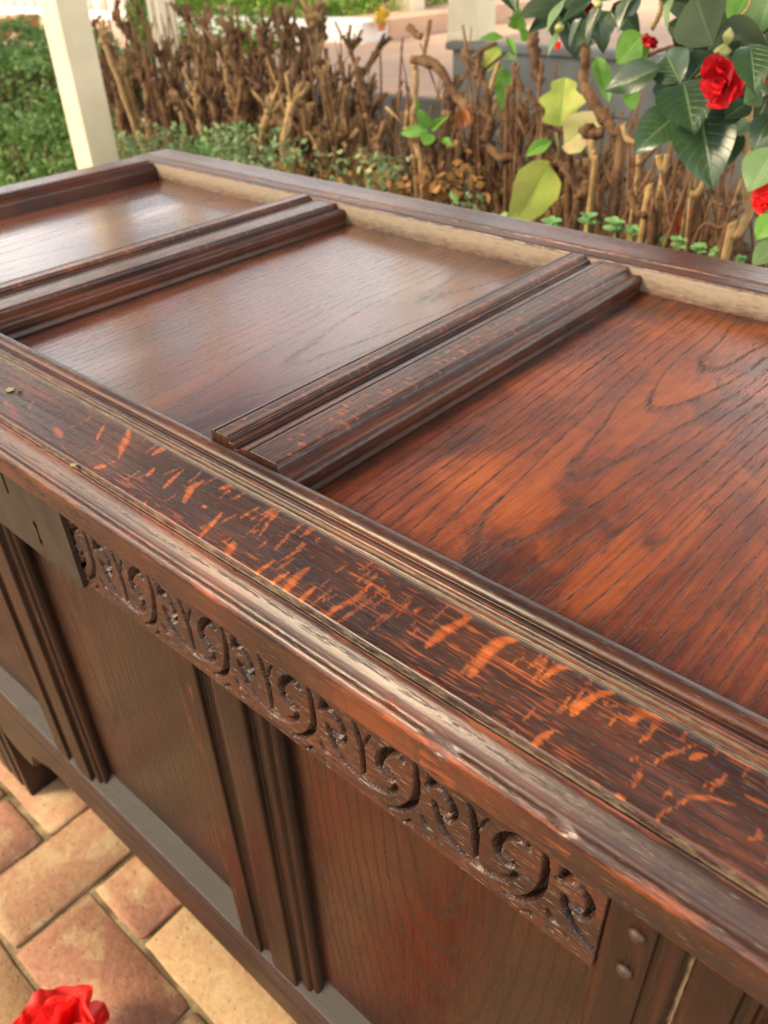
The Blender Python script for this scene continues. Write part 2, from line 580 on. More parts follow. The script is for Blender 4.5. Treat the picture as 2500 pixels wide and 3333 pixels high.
px_flecks((0, 1400), .6028, [
    ([(520, 200), (570, 190)], 40), ([(830, 130), (880, 90)], 30), ([(790, 245), (830, 200)], 24), ([(880, 310), (930, 260), (990, 210)], 22),
    ([(990, 385), (1030, 310), (1100, 270)], 34), ([(1070, 585), (1130, 520), (1200, 440)], 26), ([(1190, 315), (1290, 285)], 34),
    ([(1230, 670), (1260, 600)], 42), ([(1380, 775), (1480, 700)], 26), ([(1450, 835), (1560, 765)], 26), ([(1400, 565), (1450, 490), (1530, 420)], 20),
    ([(1480, 645), (1560, 560), (1659, 490)], 20), ([(1530, 870), (1600, 790), (1670, 735)], 42), ([(1620, 920), (1670, 870)], 30),
    ([(1095, 410), (1115, 405)], 34), ([(640, 150), (670, 60)], 18), ([(770, 410), (790, 380)], 20), ([(1300, 470), (1380, 420)], 22)])
px_flecks((0, 500), .7535, [
    ([(20, 1070), (80, 1130)], 26), ([(235, 1180), (262, 1225)], 30), ([(520, 1290), (560, 1190)], 30), ([(672, 1290), (720, 1265)], 30),
    ([(120, 1100), (150, 1060)], 16), ([(420, 1230), (450, 1170)], 16)])
px_flecks((1500, 2200), .6028, [([(1050, 180), (1120, 230)], 22), ([(700, 560), (760, 600)], 18), ([(1300, 590), (1380, 560)], 16), ([(1540, 640), (1659, 700)], 26), ([(250, 330), (300, 290)], 18)])


_r = random.Random(91)
_sl = [(p_[-1][0] - p_[0][0]) / (p_[-1][1] - p_[0][1]) for p_, w_ in FLECKS if abs(p_[-1][1] - p_[0][1]) > .006]
_slope = sorted(_sl)[len(_sl) // 2]
for _ in range(150):        # faint thin rays between the bold ones
    x_ = _r.uniform(.30, 1.08)
    y_ = _r.uniform(.020, .054)
    l_ = _r.uniform(.003, .014)
    sl = _slope + _r.uniform(-.22, .22)
    FLECKS.append(([(x_, y_), (x_ + l_ * sl * .5 + _r.uniform(-.001, .001), y_ + l_ * .5), (x_ + l_ * sl, y_ + l_)], _r.uniform(.0005, .0010)))


def rail_fleck(T, A):
    f = np.zeros(T.shape)
    T = T + (vnoise(A * 1900, T * 60, 3) - .5) * .0010
    wob = (vnoise(T * 160, A * 160, 3) - .5) * .0009
    for pts, w in FLECKS:
        lo = min(a for a, b in pts) - w * 3 - .004
        hi = max(a for a, b in pts) + w * 3 + .004
        m = (T[:, 0] > lo) & (T[:, 0] < hi)
        if not m.any():
            continue
        d, t = stroke_dist(T[m], A[m] + wob[m], pts)
        ww = np.maximum(w * (.35 + .75 * np.sin(np.pi * np.clip(t * .86 + .10, 0, 1))), 2e-4)
        f[m] = np.maximum(f[m], np.clip(1.0 - (d / ww - .45) / 1.3, 0, 1) * (.95 if w > .0011 else .66))
    # fine orange streaks along the grain, in patches
    st = vnoise(T * 110, A * 1500, 12)
    patch = vnoise(T * 16, A * 55, 21)
    fine = np.clip((st - .55) * 4, 0, 1) * np.clip((patch - .40) * 3.2, 0, 1)
    f = np.maximum(f, fine * .60)
    f = f * np.clip((T - .42) / .30, .35, 1)
    inside = (A > .0165) & (A < .0575)
    return np.where(inside, f, np.where((A > .0575), 0, 0))


def muntin_fleck(shift):
    r = random.Random(int(shift * 1000) + 5)
    sp = []
    for i in range(230):
        y = r.uniform(.10, .50)
        y = .10 + (.40) * (1 - (1 - r.random()) ** 1.4) if r.random() < .5 else y
        x = r.choice((r.uniform(.692, .702), r.uniform(.725, .744)))
        sp.append((x - shift, y, r.uniform(.0010, .0042), r.uniform(.0005, .0011), r.uniform(-.2, .5)))

    def fn(T, A):
        f = np.zeros(T.shape)
        for (x, y, l, w, ang) in sp:
            m = (np.abs(T - y) < .008)
            if not m.any():
                continue
            dx, dy = A - x, T - y
            u = dx * math.cos(ang) + dy * math.sin(ang)
            v = -dx * math.sin(ang) + dy * math.cos(ang)
            f = np.maximum(f, np.clip(1.5 - np.sqrt((u / l) ** 2 + (v / w) ** 2), 0, 1))
        return f
    return fn


# ------------------------------------------------------------------ brick floor: herringbone bricks on a mortar bed
def brick_mat():
    n = NT('old_brick')
    r = n.rand()
    r2 = n.math('FRACT', n.mul(r, 7.31))
    big = n.noise(n.co, 14, 4, .65, .4)
    fine = n.noise(n.co, 85, 4, .7)
    red = n.mix(n.mapr(fine, .35, .65), (.28, .125, .075), (.37, .18, .11))
    tan = n.mix(n.mapr(fine, .35, .65), (.35, .215, .105), (.43, .285, .145))
    c = n.mix(n.mapr(n.add(n.mul(r2, 1.15), n.mul(n.sub(big, .5), 1.2)), .30, .78), red, tan)
    eff = n.mapr(n.add(n.noise(n.co, 30, 5, .7), n.mul(n.sub(big, .5), .8)), .52, .72)
    c = n.mix(n.mul(eff, .75), c, (.46, .34, .19))
    pit = n.mapr(n.noise(n.co, 140, 2, .5), .66, .74)
    c = n.mix(n.mul(pit, .5), c, (.2, .09, .05))
    grit = n.noise(n.co, 420, 3, .8)
    c = n.mix(n.mul(n.mapr(grit, .56, .70), .35), c, (.55, .44, .29))
    c = n.mix(n.mul(n.mapr(grit, .44, .32), .4), c, (.15, .075, .045))
    c = n.mix(n.mul(n.mapr(r, .85, 1.0), .3), c, (.28, .12, .08))
    n.bump(n.add(fine, n.mul(pit, -1.0)), .5, .003)
    return n.out(c, .82, .25)


M['brick'] = brick_mat()


def mortar_mat():
    n = NT('sandy_mortar')
    f = n.noise(n.co, 60, 5, .7)
    g = n.noise(n.co, 9, 3, .6)
    c = n.mix(n.mapr(f, .35, .65), (.20, .155, .085), (.36, .28, .155))
    c = n.mix(n.mapr(g, .5, .62), c, (.12, .085, .05))
    n.bump(f, .8, .004)
    return n.out(c, .95, .1)


M['mortar'] = mortar_mat()


def paving_far_mat():
    """herringbone paving too far away to tell the bricks apart"""
    n = NT('far_brick_paving')
    b = n.t.nodes.new('ShaderNodeTexBrick')
    n._set(b.inputs['Vector'], n.co)
    b.inputs['Color1'].default_value = (.22, .10, .06, 1)
    b.inputs['Color2'].default_value = (.28, .165, .085, 1)
    b.inputs['Mortar'].default_value = (.3, .22, .12, 1)
    b.inputs['Scale'].default_value = 1.0
    b.inputs['Mortar Size'].default_value = .008
    b.inputs['Brick Width'].default_value = .227
    b.inputs['Row Height'].default_value = .1135
    c = n.mix(n.mul(n.mapr(n.noise(n.co, 6, 4, .6), .4, .65), .4), b.outputs[0], (.32, .23, .14))
    return n.out(c, .85, .2)


M['paving'] = paving_far_mat()
me = new_mesh('brick_floor', [(-14, -14, FLOOR - .0052), (10, -14, FLOOR - .0052), (10, 22, FLOOR - .0052), (-14, 22, FLOOR - .0052)], [(0, 1, 2, 3)])
floor = obj('brick_floor', me, M['mortar'], kind='structure')
me = new_mesh('paving_surround', [(-60, -60, FLOOR - .03), (60, -60, FLOOR - .03), (60, 60, FLOOR - .03), (-60, 60, FLOOR - .03)], [(0, 1, 2, 3)])
ground = obj('ground', me, simple('dry_ground', (.16, .12, .07), (.22, .16, .09), 3, .9), kind='structure')
# paving of the open yard in front, where the bricks can no longer be told apart
me = new_mesh('yard_paving', [(-14, -14, FLOOR - .0035), (10, -14, FLOOR - .0035), (10, -.99, FLOOR - .0035), (-14, -.99, FLOOR - .0035)], [(0, 1, 2, 3)])
obj('yard_paving', me, M['paving'], kind='structure')


def brick_mesh(seed, L, Wd, H=.055):
    r = random.Random(seed)
    nu, nv = 9, 5
    bm = bmesh.new()
    ring_prev = None
    us = [-.5, -.490, -.44, -.22, 0, .22, .44, .490, .5]
    vs_ = [-.5, -.48, 0, .48, .5]
    top = {}
    cut = [r.uniform(0, .02) for _ in range(4)]
    for i, u in enumerate(us):
        for j, v in enumerate(vs_):
            e = max(abs(u) / .5, 0)
            edge = (i in (0, len(us) - 1)) or (j in (0, 4))
            z = -.0028 if edge else (-.0008 + r.uniform(-.0006, .0006))
            x = u * L + r.uniform(-.0015, .0015)
            y = v * Wd + r.uniform(-.0015, .0015)
            if i in (0, len(us) - 1) and j in (0, 4):
                k = cut[(i > 0) * 2 + (j > 0)] * .5
                x -= math.copysign(k, u)
                y -= math.copysign(k * .6, v)
                z -= .002
            top[i, j] = bm.verts.new((x, y, z))
    for i in range(len(us) - 1):
        for j in range(4):
            bm.faces.new((top[i, j], top[i + 1, j], top[i + 1, j + 1], top[i, j + 1]))
    rim = [(i, 0) for i in range(9)] + [(8, j) for j in range(1, 5)] + [(i, 4) for i in range(7, -1, -1)] + [(0, j) for j in range(3, 0, -1)]
    low = [bm.verts.new((top[k].co.x * 1.0, top[k].co.y * 1.0, -H)) for k in rim]
    for a in range(len(rim)):
        b = (a + 1) % len(rim)
        bm.faces.new((top[rim[a]], low[a], low[b], top[rim[b]]))
    bmesh.ops.recalc_face_normals(bm, faces=bm.faces)
    for f in bm.faces:
        f.smooth = True
    me = bpy.data.meshes.new('brick')
    bm.to_mesh(me)
    bm.free()
    me.materials.append(M['brick'])
    return me


UB = .1137
BX, BY = .333, .009
bricks_v = [brick_mesh(40 + i, UB * 2 - .008, UB - .008) for i in range(7)]
nb = 0
cells = []
for k in range(-40, 40):
    for t in range(-20, 20):
        cells.append((k + 2 * t + .5, k - 2 * t + 0.0, 'v'))
        cells.append((k + 2 * t + 2.0, k - 2 * t - .5, 'h'))
def in_bed(x, y):
    return y > .62 and x > -2.95
cand = []
for (cx, cy, o) in cells:
    x = BX + (cx - 1) * UB
    y = BY + cy * UB
    if -1.1 < x < 1.7 and -.98 < y < .60:
        cand.append((x, y, o))
cand.sort(key=lambda q: (q[0] - .35) ** 2 + (q[1] + .1) ** 2)
for (x, y, o) in cand[:170]:
    b = bpy.data.objects.new('brick', bricks_v[nb % 7])
    COL.objects.link(b)
    b.parent = floor
    ang = (math.pi / 2 if o == 'v' else 0) + (math.pi if random.random() < .5 else 0)
    b.location = (x + random.uniform(-.0012, .0012), y + random.uniform(-.0012, .0012), FLOOR + random.uniform(-.002, .0015))
    b.rotation_euler = (random.uniform(-.006, .006), random.uniform(-.006, .006), ang + random.uniform(-.012, .012))
    nb += 1
# the brick walk past the hedge, beyond the end of the chest
me = new_mesh('brick_walk', [(-14, -.99, FLOOR - .003), (-1.2, -.99, FLOOR - .003), (-1.2, 1.9, FLOOR - .003), (-14, 1.9, FLOOR - .003)], [(0, 1, 2, 3)])
obj('brick_walk', me, M['paving'], kind='structure')

# ------------------------------------------------------------------ THE CHEST
chest = thing('oak_chest', 'old dark oak chest with panelled lid and carved scroll front on brick floor', 'chest', (.55, .28, FLOOR))
ZL, ZP = -.030, -.022          # underside of the lid, level of its sunk panels
X1 = 1.094                     # right end of the lid

# front rail of the lid: bead, hollow, grooves, flat, groove, ovolo, hollow, arris, fascia
p = [(.088, ZP - .004, 0, .5), (.088, -.0085, .1, .2)]
p += arc(.0822, -.0078, .0056, 0, 180, 12, .30, 0, .0040)
p += [(.0760, -.0078, .0, .25), (.0740, -.0066, .1, .1), (.0710, -.0048, .1, .0), (.0692, -.0024, .2, 0), (.0678, -.0010, .5, 0), (.0664, -.0012, .4, 0),
      (.0652, -.0032, 0, .8), (.0640, -.0038, 0, .95), (.0630, -.0022, .2, .3), (.0618, -.0006, .7, .1), (.0606, -.0010, .3, .4), (.0598, -.0024, 0, 1.0), (.0588, -.0022, 0, .9),
      (.0578, -.0004, .35, .1), (.0565, 0, .1, 0), (.0370, -.0007, 0, 0), (.0185, -.0002, .05, 0), (.0168, -.0004, .3, .2), (.0160, -.0016, .1, .55), (.0150, -.0036, 0, .75),
      (.0140, -.0034, 0, .25), (.0130, -.0018, .2, .0)]
p += [(.0122, -.0010, .70, 0), (.0112, -.0006, .62, 0), (.0098, -.0011, .3, 0), (.0082, -.0021, .0, 0), (.0066, -.0034, 0, 0), (.0051, -.0048, .0, 0), (.0039, -.0064, .1, 0), (.0032, -.0080, .3, 0),
      (.0022, -.0086, .35, 0), (.0010, -.0088, .4, 0), (-.0002, -.0096, .55, 0), (-.0012, -.0112, .50, 0), (-.0014, -.0130, .45, 0), (-.0010, -.0150, .36, 0), (-.0004, -.0180, .22, 0),
      (0, -.0240, .1, 0), (0, -.0285, .25, 0), (.0006, ZL, .4, 0), (.03, ZL, 0, 0), (.088, ZL, 0, 0)]
prof = densify(p, .0009)
# denser sampling only on the part in view
me1 = sweep('lid_front_rail', prof, 'x', 0.0, X1, .0012, .00042, 3, rail_fleck,
            chips=[(.931, -.0005, .010, .0035), (.984, .000, .006, .002), (.80, .012, .005, .0012), (.62, .0135, .006, .0012), (.905, .0035, .004, .001)])
lid_front = obj('lid_front_rail', me1, M['front_rail'], chest)

# worm holes and a nail hole sunk in the front rail, with pale dust
# back rail, its inner face coloured paler than the top
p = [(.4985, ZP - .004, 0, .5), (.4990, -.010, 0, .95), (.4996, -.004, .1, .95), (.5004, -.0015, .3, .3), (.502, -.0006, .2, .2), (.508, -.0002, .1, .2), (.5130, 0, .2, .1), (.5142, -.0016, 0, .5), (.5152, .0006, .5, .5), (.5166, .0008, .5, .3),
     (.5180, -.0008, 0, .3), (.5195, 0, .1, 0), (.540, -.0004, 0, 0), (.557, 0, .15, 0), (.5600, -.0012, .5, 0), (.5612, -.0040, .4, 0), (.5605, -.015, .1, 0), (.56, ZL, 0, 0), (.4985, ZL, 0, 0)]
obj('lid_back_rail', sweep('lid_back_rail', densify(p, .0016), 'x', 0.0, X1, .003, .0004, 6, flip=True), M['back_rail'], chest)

# end stiles
p = [(-.0004, ZL, 0, 0), (-.0006, -.012, .1, 0), (-.0003, -.003, .5, 0), (.002, -.0006, .4, 0), (.006, 0, .1, 0), (.034, -.0003, 0, 0), (.0355, -.0018, 0, .3), (.0370, -.0004, .3, 0), (.0400, -.0003, .1, 0), (.0412, -.0026, 0, .3), (.0425, -.0034, 0, .1),
     (.0440, -.0022, .3, 0), (.0470, -.0020, .3, 0), (.0485, -.0040, 0, 0), (.0505, -.0060, 0, 0), (.0520, -.0058, .3, 0), (.0535, -.0070, .3, 0), (.0542, -.0100, .1, 0), (.0540, ZP - .004, 0, 0)]
obj('lid_end_stile', sweep('lid_end_stile', densify(p, .0016), 'y', .0882, .4984, .003, .0004, 8, flip=True), M['stile'], chest)
p2 = [(1.0295, ZP - .004, 0, .4), (1.0298, -.003, .2, .2), (1.0310, 0, .4, 0), (1.0345, 0, 0, 0), (1.0355, -.002, 0, .3), (1.0365, 0, .1, 0), (1.055, 0, 0, 0), (1.092, 0, .3, 0), (X1, -.004, .3, 0), (X1, ZL, 0, 0)]
obj('lid_end_stile', sweep('lid_end_stile', densify(p2, .002), 'y', .0882, .4984, .003, .0004, 9, flip=True), M['stile'], chest)

# muntins
def muntin_prof(sh):
    q = [(.6861, ZP - .003, 0, .3), (.6861, -.002, .2, .1), (.6866, -.0004, .3, 0), (.6892, 0, .1, 0), (.6900, -.0013, 0, .3), (.6908, -.0001, .1, 0),
         (.6960, -.0002, 0, 0), (.7008, 0, .2, 0), (.7016, -.0006, .5, 0), (.7020, -.0030, .0, .1), (.7034, -.0034, .1, 0), (.7048, -.0030, .55, 0), (.7058, -.0036, .4, 0), (.7064, -.0062, 0, .2), (.7080, -.0068, 0, .3), (.7098, -.0062, 0, .1),
         (.7130, -.0036, 0, 0), (.7170, -.0026, .05, 0), (.7196, -.0023, .05, 0), (.7204, -.0040, 0, .3), (.7212, -.0022, .2, 0),
         (.7300, -.0021, 0, 0), (.7420, -.0022, .15, 0), (.7438, -.0026, .5, 0), (.7446, -.0052, 0, .2), (.7460, -.0066, 0, .1), (.7478, -.0078, 0, 0), (.7498, -.0082, 0, 0), (.7508, -.0076, .2, 0)]
    q += arc(.7542, -.0112, .0040, 130, -20, 9, .32, 0)
    q += [(.7578, -.0150, 0, 0), (.7570, -.0185, 0, 0), (.7584, ZP - .003, 0, .3)]
    return densify([(a - sh, b, w, d) for a, b, w, d in q], .0011)

for sh, sd in ((0.0, 14), (.3533, 17)):
    obj('lid_muntin', sweep('lid_muntin', muntin_prof(sh), 'y', .0885, .4982, .0013, .0004, sd, muntin_fleck(sh), flip=True), M['muntin'], chest)

# sunk panels of the lid
def lid_panel(x0, x1, mat, sd):
    n, m = 60, 50
    X, Y = np.meshgrid(np.linspace(x0, x1, n), np.linspace(.084, .503, m), indexing='ij')
    Z = ZP + (vnoise(X * 9, Y * 6, sd) - .5) * .0012 + (vnoise(X * 30, Y * 5, sd + 3) - .5) * .0004
    top = np.stack([X, Y, Z], -1)
    obj('lid_panel', grid_mesh('lid_panel', top), mat, chest)

lid_panel(.0500, .3335, M['panel_a'], 1)
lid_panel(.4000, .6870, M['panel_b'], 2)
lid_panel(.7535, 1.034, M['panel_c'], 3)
# boards underneath close the lid
obj('lid_underside', box_mesh('lid_underside', .05, 1.05, .09, .497, ZL - .001, ZL + .003, 0), M['stile'], chest)

# ---- carcass front
YF, YP = .030, .048            # face of the framing, face of the sunk panels
def v_sweep(name, prof, z0, z1, mat, sd):
    return obj(name, sweep(name, densify([(a, b, w, d) for a, b, w, d in prof], .0016), 'z', z0, z1, .004, .0004, sd), mat, chest)

def front_muntin(x, sd):
    y = YF + .0022
    q = [(x, YP + .004, 0, 0), (x, y + .001, .3, 0), (x + .001, y, .4, 0), (x + .0255, y, .15, 0), (x + .0262, y + .0040, 0, .2), (x + .0300, y + .0036, .2, 0), (x + .0312, y + .0050, 0, 0), (x + .0350, y + .0046, .2, 0),
         (x + .0362, y + .0060, 0, 0), (x + .0400, y + .0050, 0, 0), (x + .0425, y + .0006, .2, 0), (x + .046, y + .0003, .2, 0), (x + .070, y + .0004, .1, 0), (x + .0722, y + .0010, .3, 0), (x + .0730, y + .0058, 0, 0), (x + .0790, y + .0048, .1, 0),
         (x + .0840, y + .0040, .3, 0), (x + .0870, y + .0050, .2, 0), (x + .0880, y + .0075, 0, 0), (x + .0915, y + .0062, .25, 0), (x + .0950, y + .0075, .1, 0), (x + .0965, y + .0110, 0, 0), (x + .0960, YP + .004, 0, 0)]
    return v_sweep('front_muntin', q, -.560, -.1394, M['front_frame'], sd)

front_muntin(.6775, 21)
front_muntin(.3480, 23)

# corner stiles run down to the feet
def stile(x0, x1, sd, ch):
    y = YF
    q = [(x0, .085, 0, 0), (x0, y + .0012, .3, 0), (x0 + .0012, y, .3, 0)]
    if ch:      # stile at the right end: channel and edge mould
        q += [(1.0165, y, .1, 0), (1.0178, y + .0030, 0, .2), (1.0215, y + .0022, .2, 0), (1.0250, y + .0008, .3, 0), (1.0275, y + .0012, .1, 0), (1.0295, y + .0045, 0, .6), (1.0310, y + .0046, 0, 1.0), (1.0322, y + .0010, .3, .3),
              (1.0345, y, .2, 0), (1.0500, y, .1, 0), (1.0518, y + .0040, 0, .1), (1.0560, y + .0030, .1, 0), (1.0580, y + .0055, 0, .1), (1.0620, y + .001, .1, 0)]
    else:
        q += [(x0 + .030, y, .1, 0), (x0 + .031, y + .004, 0, 0), (x0 + .038, y + .004, .1, 0), (x0 + .039, y, .2, 0), (x1 - .030, y, .1, 0), (x1 - .029, y + .004, 0, 0), (x1 - .020, y + .0035, .1, 0), (x1 - .018, y + .0005, .2, 0)]
    q += [(x1 - .0012, y, .3, 0), (x1, y + .0012, .3, 0), (x1, .085, 0, 0), (x0, .085, 0, 0)]
    return v_sweep('corner_stile', q, FLOOR + .001, -.0325, M['front_frame'], sd)

stile(.045, .139, 31, False)
right_stile = stile(.9960, 1.0870, 33, True)
# rear stiles
for xx in (.045, 1.0):
    obj('rear_stile', box_mesh('rear_stile', xx, xx + .087, .475, .530, FLOOR + .001, -.0325, .003), M['front_frame'], chest)
# pegs
def peg(x, z):
    bm = bmesh.new()
    bmesh.ops.create_icosphere(bm, subdivisions=3, radius=.0037)
    for v in bm.verts:
        v.co.y *= .72
        v.co.x *= 1 + .1 * math.sin(v.co.z * 900)
        v.co += Vector((x, YF - .0006, z))
    for f in bm.faces:
        f.smooth = True
    me = bpy.data.meshes.new('peg')
    bm.to_mesh(me)
    bm.free()
    obj('peg', me, M['carved_peg'], chest)

peg(1.0098, -.0918)
peg(1.0090, -.1219)

# sunk front panels
def front_panel(x0, x1, mat):
    n, m = 24, 40
    X, Z = np.meshgrid(np.linspace(x0, x1, n), np.linspace(-.525, -.10, m), indexing='ij')
    Y = YP + (vnoise(X * 11, Z * 6, x0 * 10) - .5) * .001
    obj('front_panel', grid_mesh('front_panel', np.stack([X, Y, Z], -1)), mat, chest)

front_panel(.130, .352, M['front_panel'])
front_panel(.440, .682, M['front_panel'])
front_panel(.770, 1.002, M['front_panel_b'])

# bottom rail: dusty sloping ledge, moulding, apron with shaped brackets
q = [(YP + .006, -.496, 0, .2), (YP + .0005, -.4965, 0, .9), (YP - .001, -.4985, 0, 1.0), (YF + .0030, -.5190, 0, .95), (YF + .0012, -.5205, 0, .3), (YF + .0010, -.5230, .2, 0), (YF + .0022, -.5255, 0, .1), (YF + .0004, -.5285, .25, .1), (YF - .0004, -.5325, .3, .8), (YF - .0002, -.5345, .3, .2),
     (YF + .0004, -.5400, .15, 0), (YF + .0002, -.5480, .1, 0), (YF + .0020, -.5520, 0, 0), (YF + .0006, -.5545, .15, 0), (YF, -.5560, .2, 0), (YF, -.5800, .1, 0)]
prof = densify(q, .0016)
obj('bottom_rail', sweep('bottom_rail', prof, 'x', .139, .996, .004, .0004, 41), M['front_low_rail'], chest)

def apron():
    # lower outline of the apron, x -> z, mirrored at the right end
    L = [(.139, -.653), (.165, -.662), (.190, -.666), (.212, -.664), (.2215, -.660), (.2245, -.648), (.2330, -.630), (.2440, -.6240), (.258, -.6210), (.272, -.6130), (.290, -.6050), (.312, -.6015), (.335, -.6000)]
    mid = .5675
    R = [(2 * mid - x, z) for x, z in L[::-1]]
    out = L + [(x, -.6000) for x in np.linspace(.36, 2 * mid - .36, 14)] + R
    bm = bmesh.new()
    f = [bm.verts.new((x, YF + .0008, z)) for x, z in out]
    t = [bm.verts.new((x, YF + .0002, -.5798)) for x, z in out]
    fb = [bm.verts.new((x, YF + .024, z)) for x, z in out]
    tb = [bm.verts.new((x, YF + .024, -.5798)) for x, z in out]
    for i in range(len(out) - 1):
        bm.faces.new((f[i], f[i + 1], t[i + 1], t[i]))
        bm.faces.new((fb[i + 1], fb[i], tb[i], tb[i + 1]))
        bm.faces.new((fb[i], fb[i + 1], f[i + 1], f[i]))
    bmesh.ops.recalc_face_normals(bm, faces=bm.faces)
    edges = [e for e in bm.edges if e.verts[0] in f and e.verts[1] in f]
    bmesh.ops.bevel(bm, geom=edges, offset=.0018, segments=2, affect='EDGES')
    me = bpy.data.meshes.new('apron')
    bm.to_mesh(me)
    bm.free()
    return me

obj('apron', apron(), M['front_low_rail'], chest)

# carved rail: running scrolls cut into the face
def carved_rail():
    x0, x1, z0, z1 = .440, .9950, -.1408, -.0330
    step = .00062
    X, Z = np.meshgrid(np.arange(x0, x1 + 1e-6, step), np.arange(z0, z1, step), indexing='ij')
    X[-1, :] = x1
    P = .0722
    u = (X - .8056) / P
    cell = np.floor(u + .55)
    uu = u - cell
    wob = vnoise(X * 60, Z * 60, 4) - .5
    jx = (vnoise(cell * 1.7, cell * 0 + 3.1, 8) - .5) * .05
    v = (-.0855 - Z) / .0525
    uu2 = uu + jx + wob * .03
    v2 = v + (vnoise(X * 60 + 50, Z * 60, 9) - .5) * .04
    asp = .0525 / P
    H = np.zeros(X.shape)
    def tr(pts):
        q = [at(1050 + a * .3014, 2380 + b * .3014, y=YF) for a, b in pts]
        return [(p.x, p.z) for p in q]
    k = .3014 * mpp(at(1250, 2600, y=YF))
    strokes = [   # outlines of the cuts seen in the photo, half width, depth
        ([(868, 335), (838, 268), (765, 222), (695, 214), (632, 248), (603, 310), (612, 385), (640, 440)], 30, 1.0),
        ([(640, 445), (690, 500), (745, 525), (800, 522)], 20, .9), ([(660, 365), (705, 415), (755, 490)], 30, .55),
        ([(52, -60), (70, 20), (105, 100), (140, 180), (200, 280), (290, 390), (400, 500), (500, 572), (600, 622), (690, 652), (765, 642), (786, 590)], 31, .9),
        ([(1000, 365), (1016, 450), (1020, 560), (1008, 680), (982, 765), (930, 822), (860, 846), (780, 838), (720, 815)], 25, 1.0),
        ([(1130, 600), (1230, 590), (1310, 650), (1372, 740), (1412, 830), (1425, 920), (1396, 966)], 28, .95),
        ([(1290, 930), (1345, 978), (1425, 974)], 18, .8), ([(1275, 835), (1335, 885), (1392, 935)], 28, .5),
        ([(335, -85), (365, 0), (390, 100), (424, 220), (440, 350), (452, 505)], 25, 1.0),
        ([(448, 160), (462, 90), (510, 45)], 11, .4), ([(1075, 925), (1115, 1030), (1180, 1072)], 18, .6),
        ([(1100, 1105), (1145, 1160)], 13, .6), ([(1235, 1150), (1278, 1222)], 11, .5), ([(865, 985), (950, 975), (955, 1020)], 13, .6),
        ([(1130, 445), (1185, 525), (1150, 590)], 26, 1.15), ([(1150, 500), (1215, 535)], 24, 1.15)]
    jx = (vnoise(np.floor(u) * 1.7, np.floor(u) * 0 + 3.1, 8) - .5) * .0
    XX = X + (vnoise(X * 55, Z * 55, 4) - .5) * .0016
    ZZ = Z + (vnoise(X * 55 + 50, Z * 55, 9) - .5) * .0016
    for sh in range(-5, 4):
        for pts, w, dep in strokes:
            q = [(a + sh * P, b) for a, b in tr(pts)]
            xs_ = [a for a, b in q]
            m = (X[:, 0] > min(xs_) - .006) & (X[:, 0] < max(xs_) + .006)
            if not m.any():
                continue
            d, t = stroke_dist(XX[m], ZZ[m], q)
            ww = 1.48 * w * k * (.48 + .66 * np.sin(np.pi * np.clip(t * .84 + .09, 0, 1)))
            h = np.clip((ww - d) / .0010 + .4, 0, 1)
            H[m] = np.maximum(H[m], (h * h * (3 - 2 * h)) * dep)
    edge = np.clip((v - .985) / .03, 0, 1)
    band = np.clip((1.0 - v) / .03, 0, 1)
    H = H * band
    rough = (vnoise(X * 420, Z * 420, 2) - .5) * .5 + (vnoise(X * 150, Z * 700, 6) - .5) * .5
    Y = YF + H * .0075 + rough * .00030 + (vnoise(X * 40, Z * 40, 5) - .5) * .0006 + H * rough * .0009
    Y = np.where(Z < z0 + .0022, Y + ((z0 + .0022 - Z) / .0022) ** 2 * .0018, Y)
    mk = np.zeros(X.shape + (3,), np.float32)
    # pale dust lies on the upward-facing bottoms of the cuts
    dH = np.gradient(H, axis=1)
    mk[..., 1] = np.clip(dH * -5.0, 0, 1) * .75 * (H > .05) + (H > .85) * .12
    mk[..., 2] = np.clip(H * 1.1 - .30, 0, .75)  # cuts coloured darker the deeper they go
    mk[..., 0] = np.clip((Z - (z0 + .0040)) / -.004, 0, 1) * .75
    P3 = np.stack([X, Y, Z], -1)
    # returns: underside and right end
    under = P3[:, :1].copy()
    under[..., 1] = YP + .003
    P3 = np.concatenate([under, P3], 1)
    mk = np.concatenate([mk[:, :1], mk], 1)
    end = P3[-1:].copy()
    end[..., 1] = YP
    P3 = np.concatenate([P3, end], 0)
    mk = np.concatenate([mk, mk[-1:] * 0], 0)
    return grid_mesh('carved_rail', P3, mk)

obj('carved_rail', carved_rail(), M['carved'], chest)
# plain part of the same rail hidden behind and beyond the lock plate
obj('top_rail', box_mesh('top_rail', .1395, .4395, YF, YP, -.1408, -.033, .001), M['carved'], chest)
# sides, back and bottom boards
obj('side_panel', box_mesh('side_panel', .060, .072, .085, .475, -.60, -.0325, 0), M['front_frame'], chest)
obj('side_panel', box_mesh('side_panel', 1.062, 1.074, .085, .475, -.60, -.0325, 0), M['front_frame'], chest)
obj('back_panel', box_mesh('back_panel', .13, 1.0, .505, .517, -.60, -.0325, 0), M['front_frame'], chest)
obj('bottom_board', box_mesh('bottom_board', .074, 1.06, .056, .50, -.585, -.570, 0), M['front_frame'], chest)

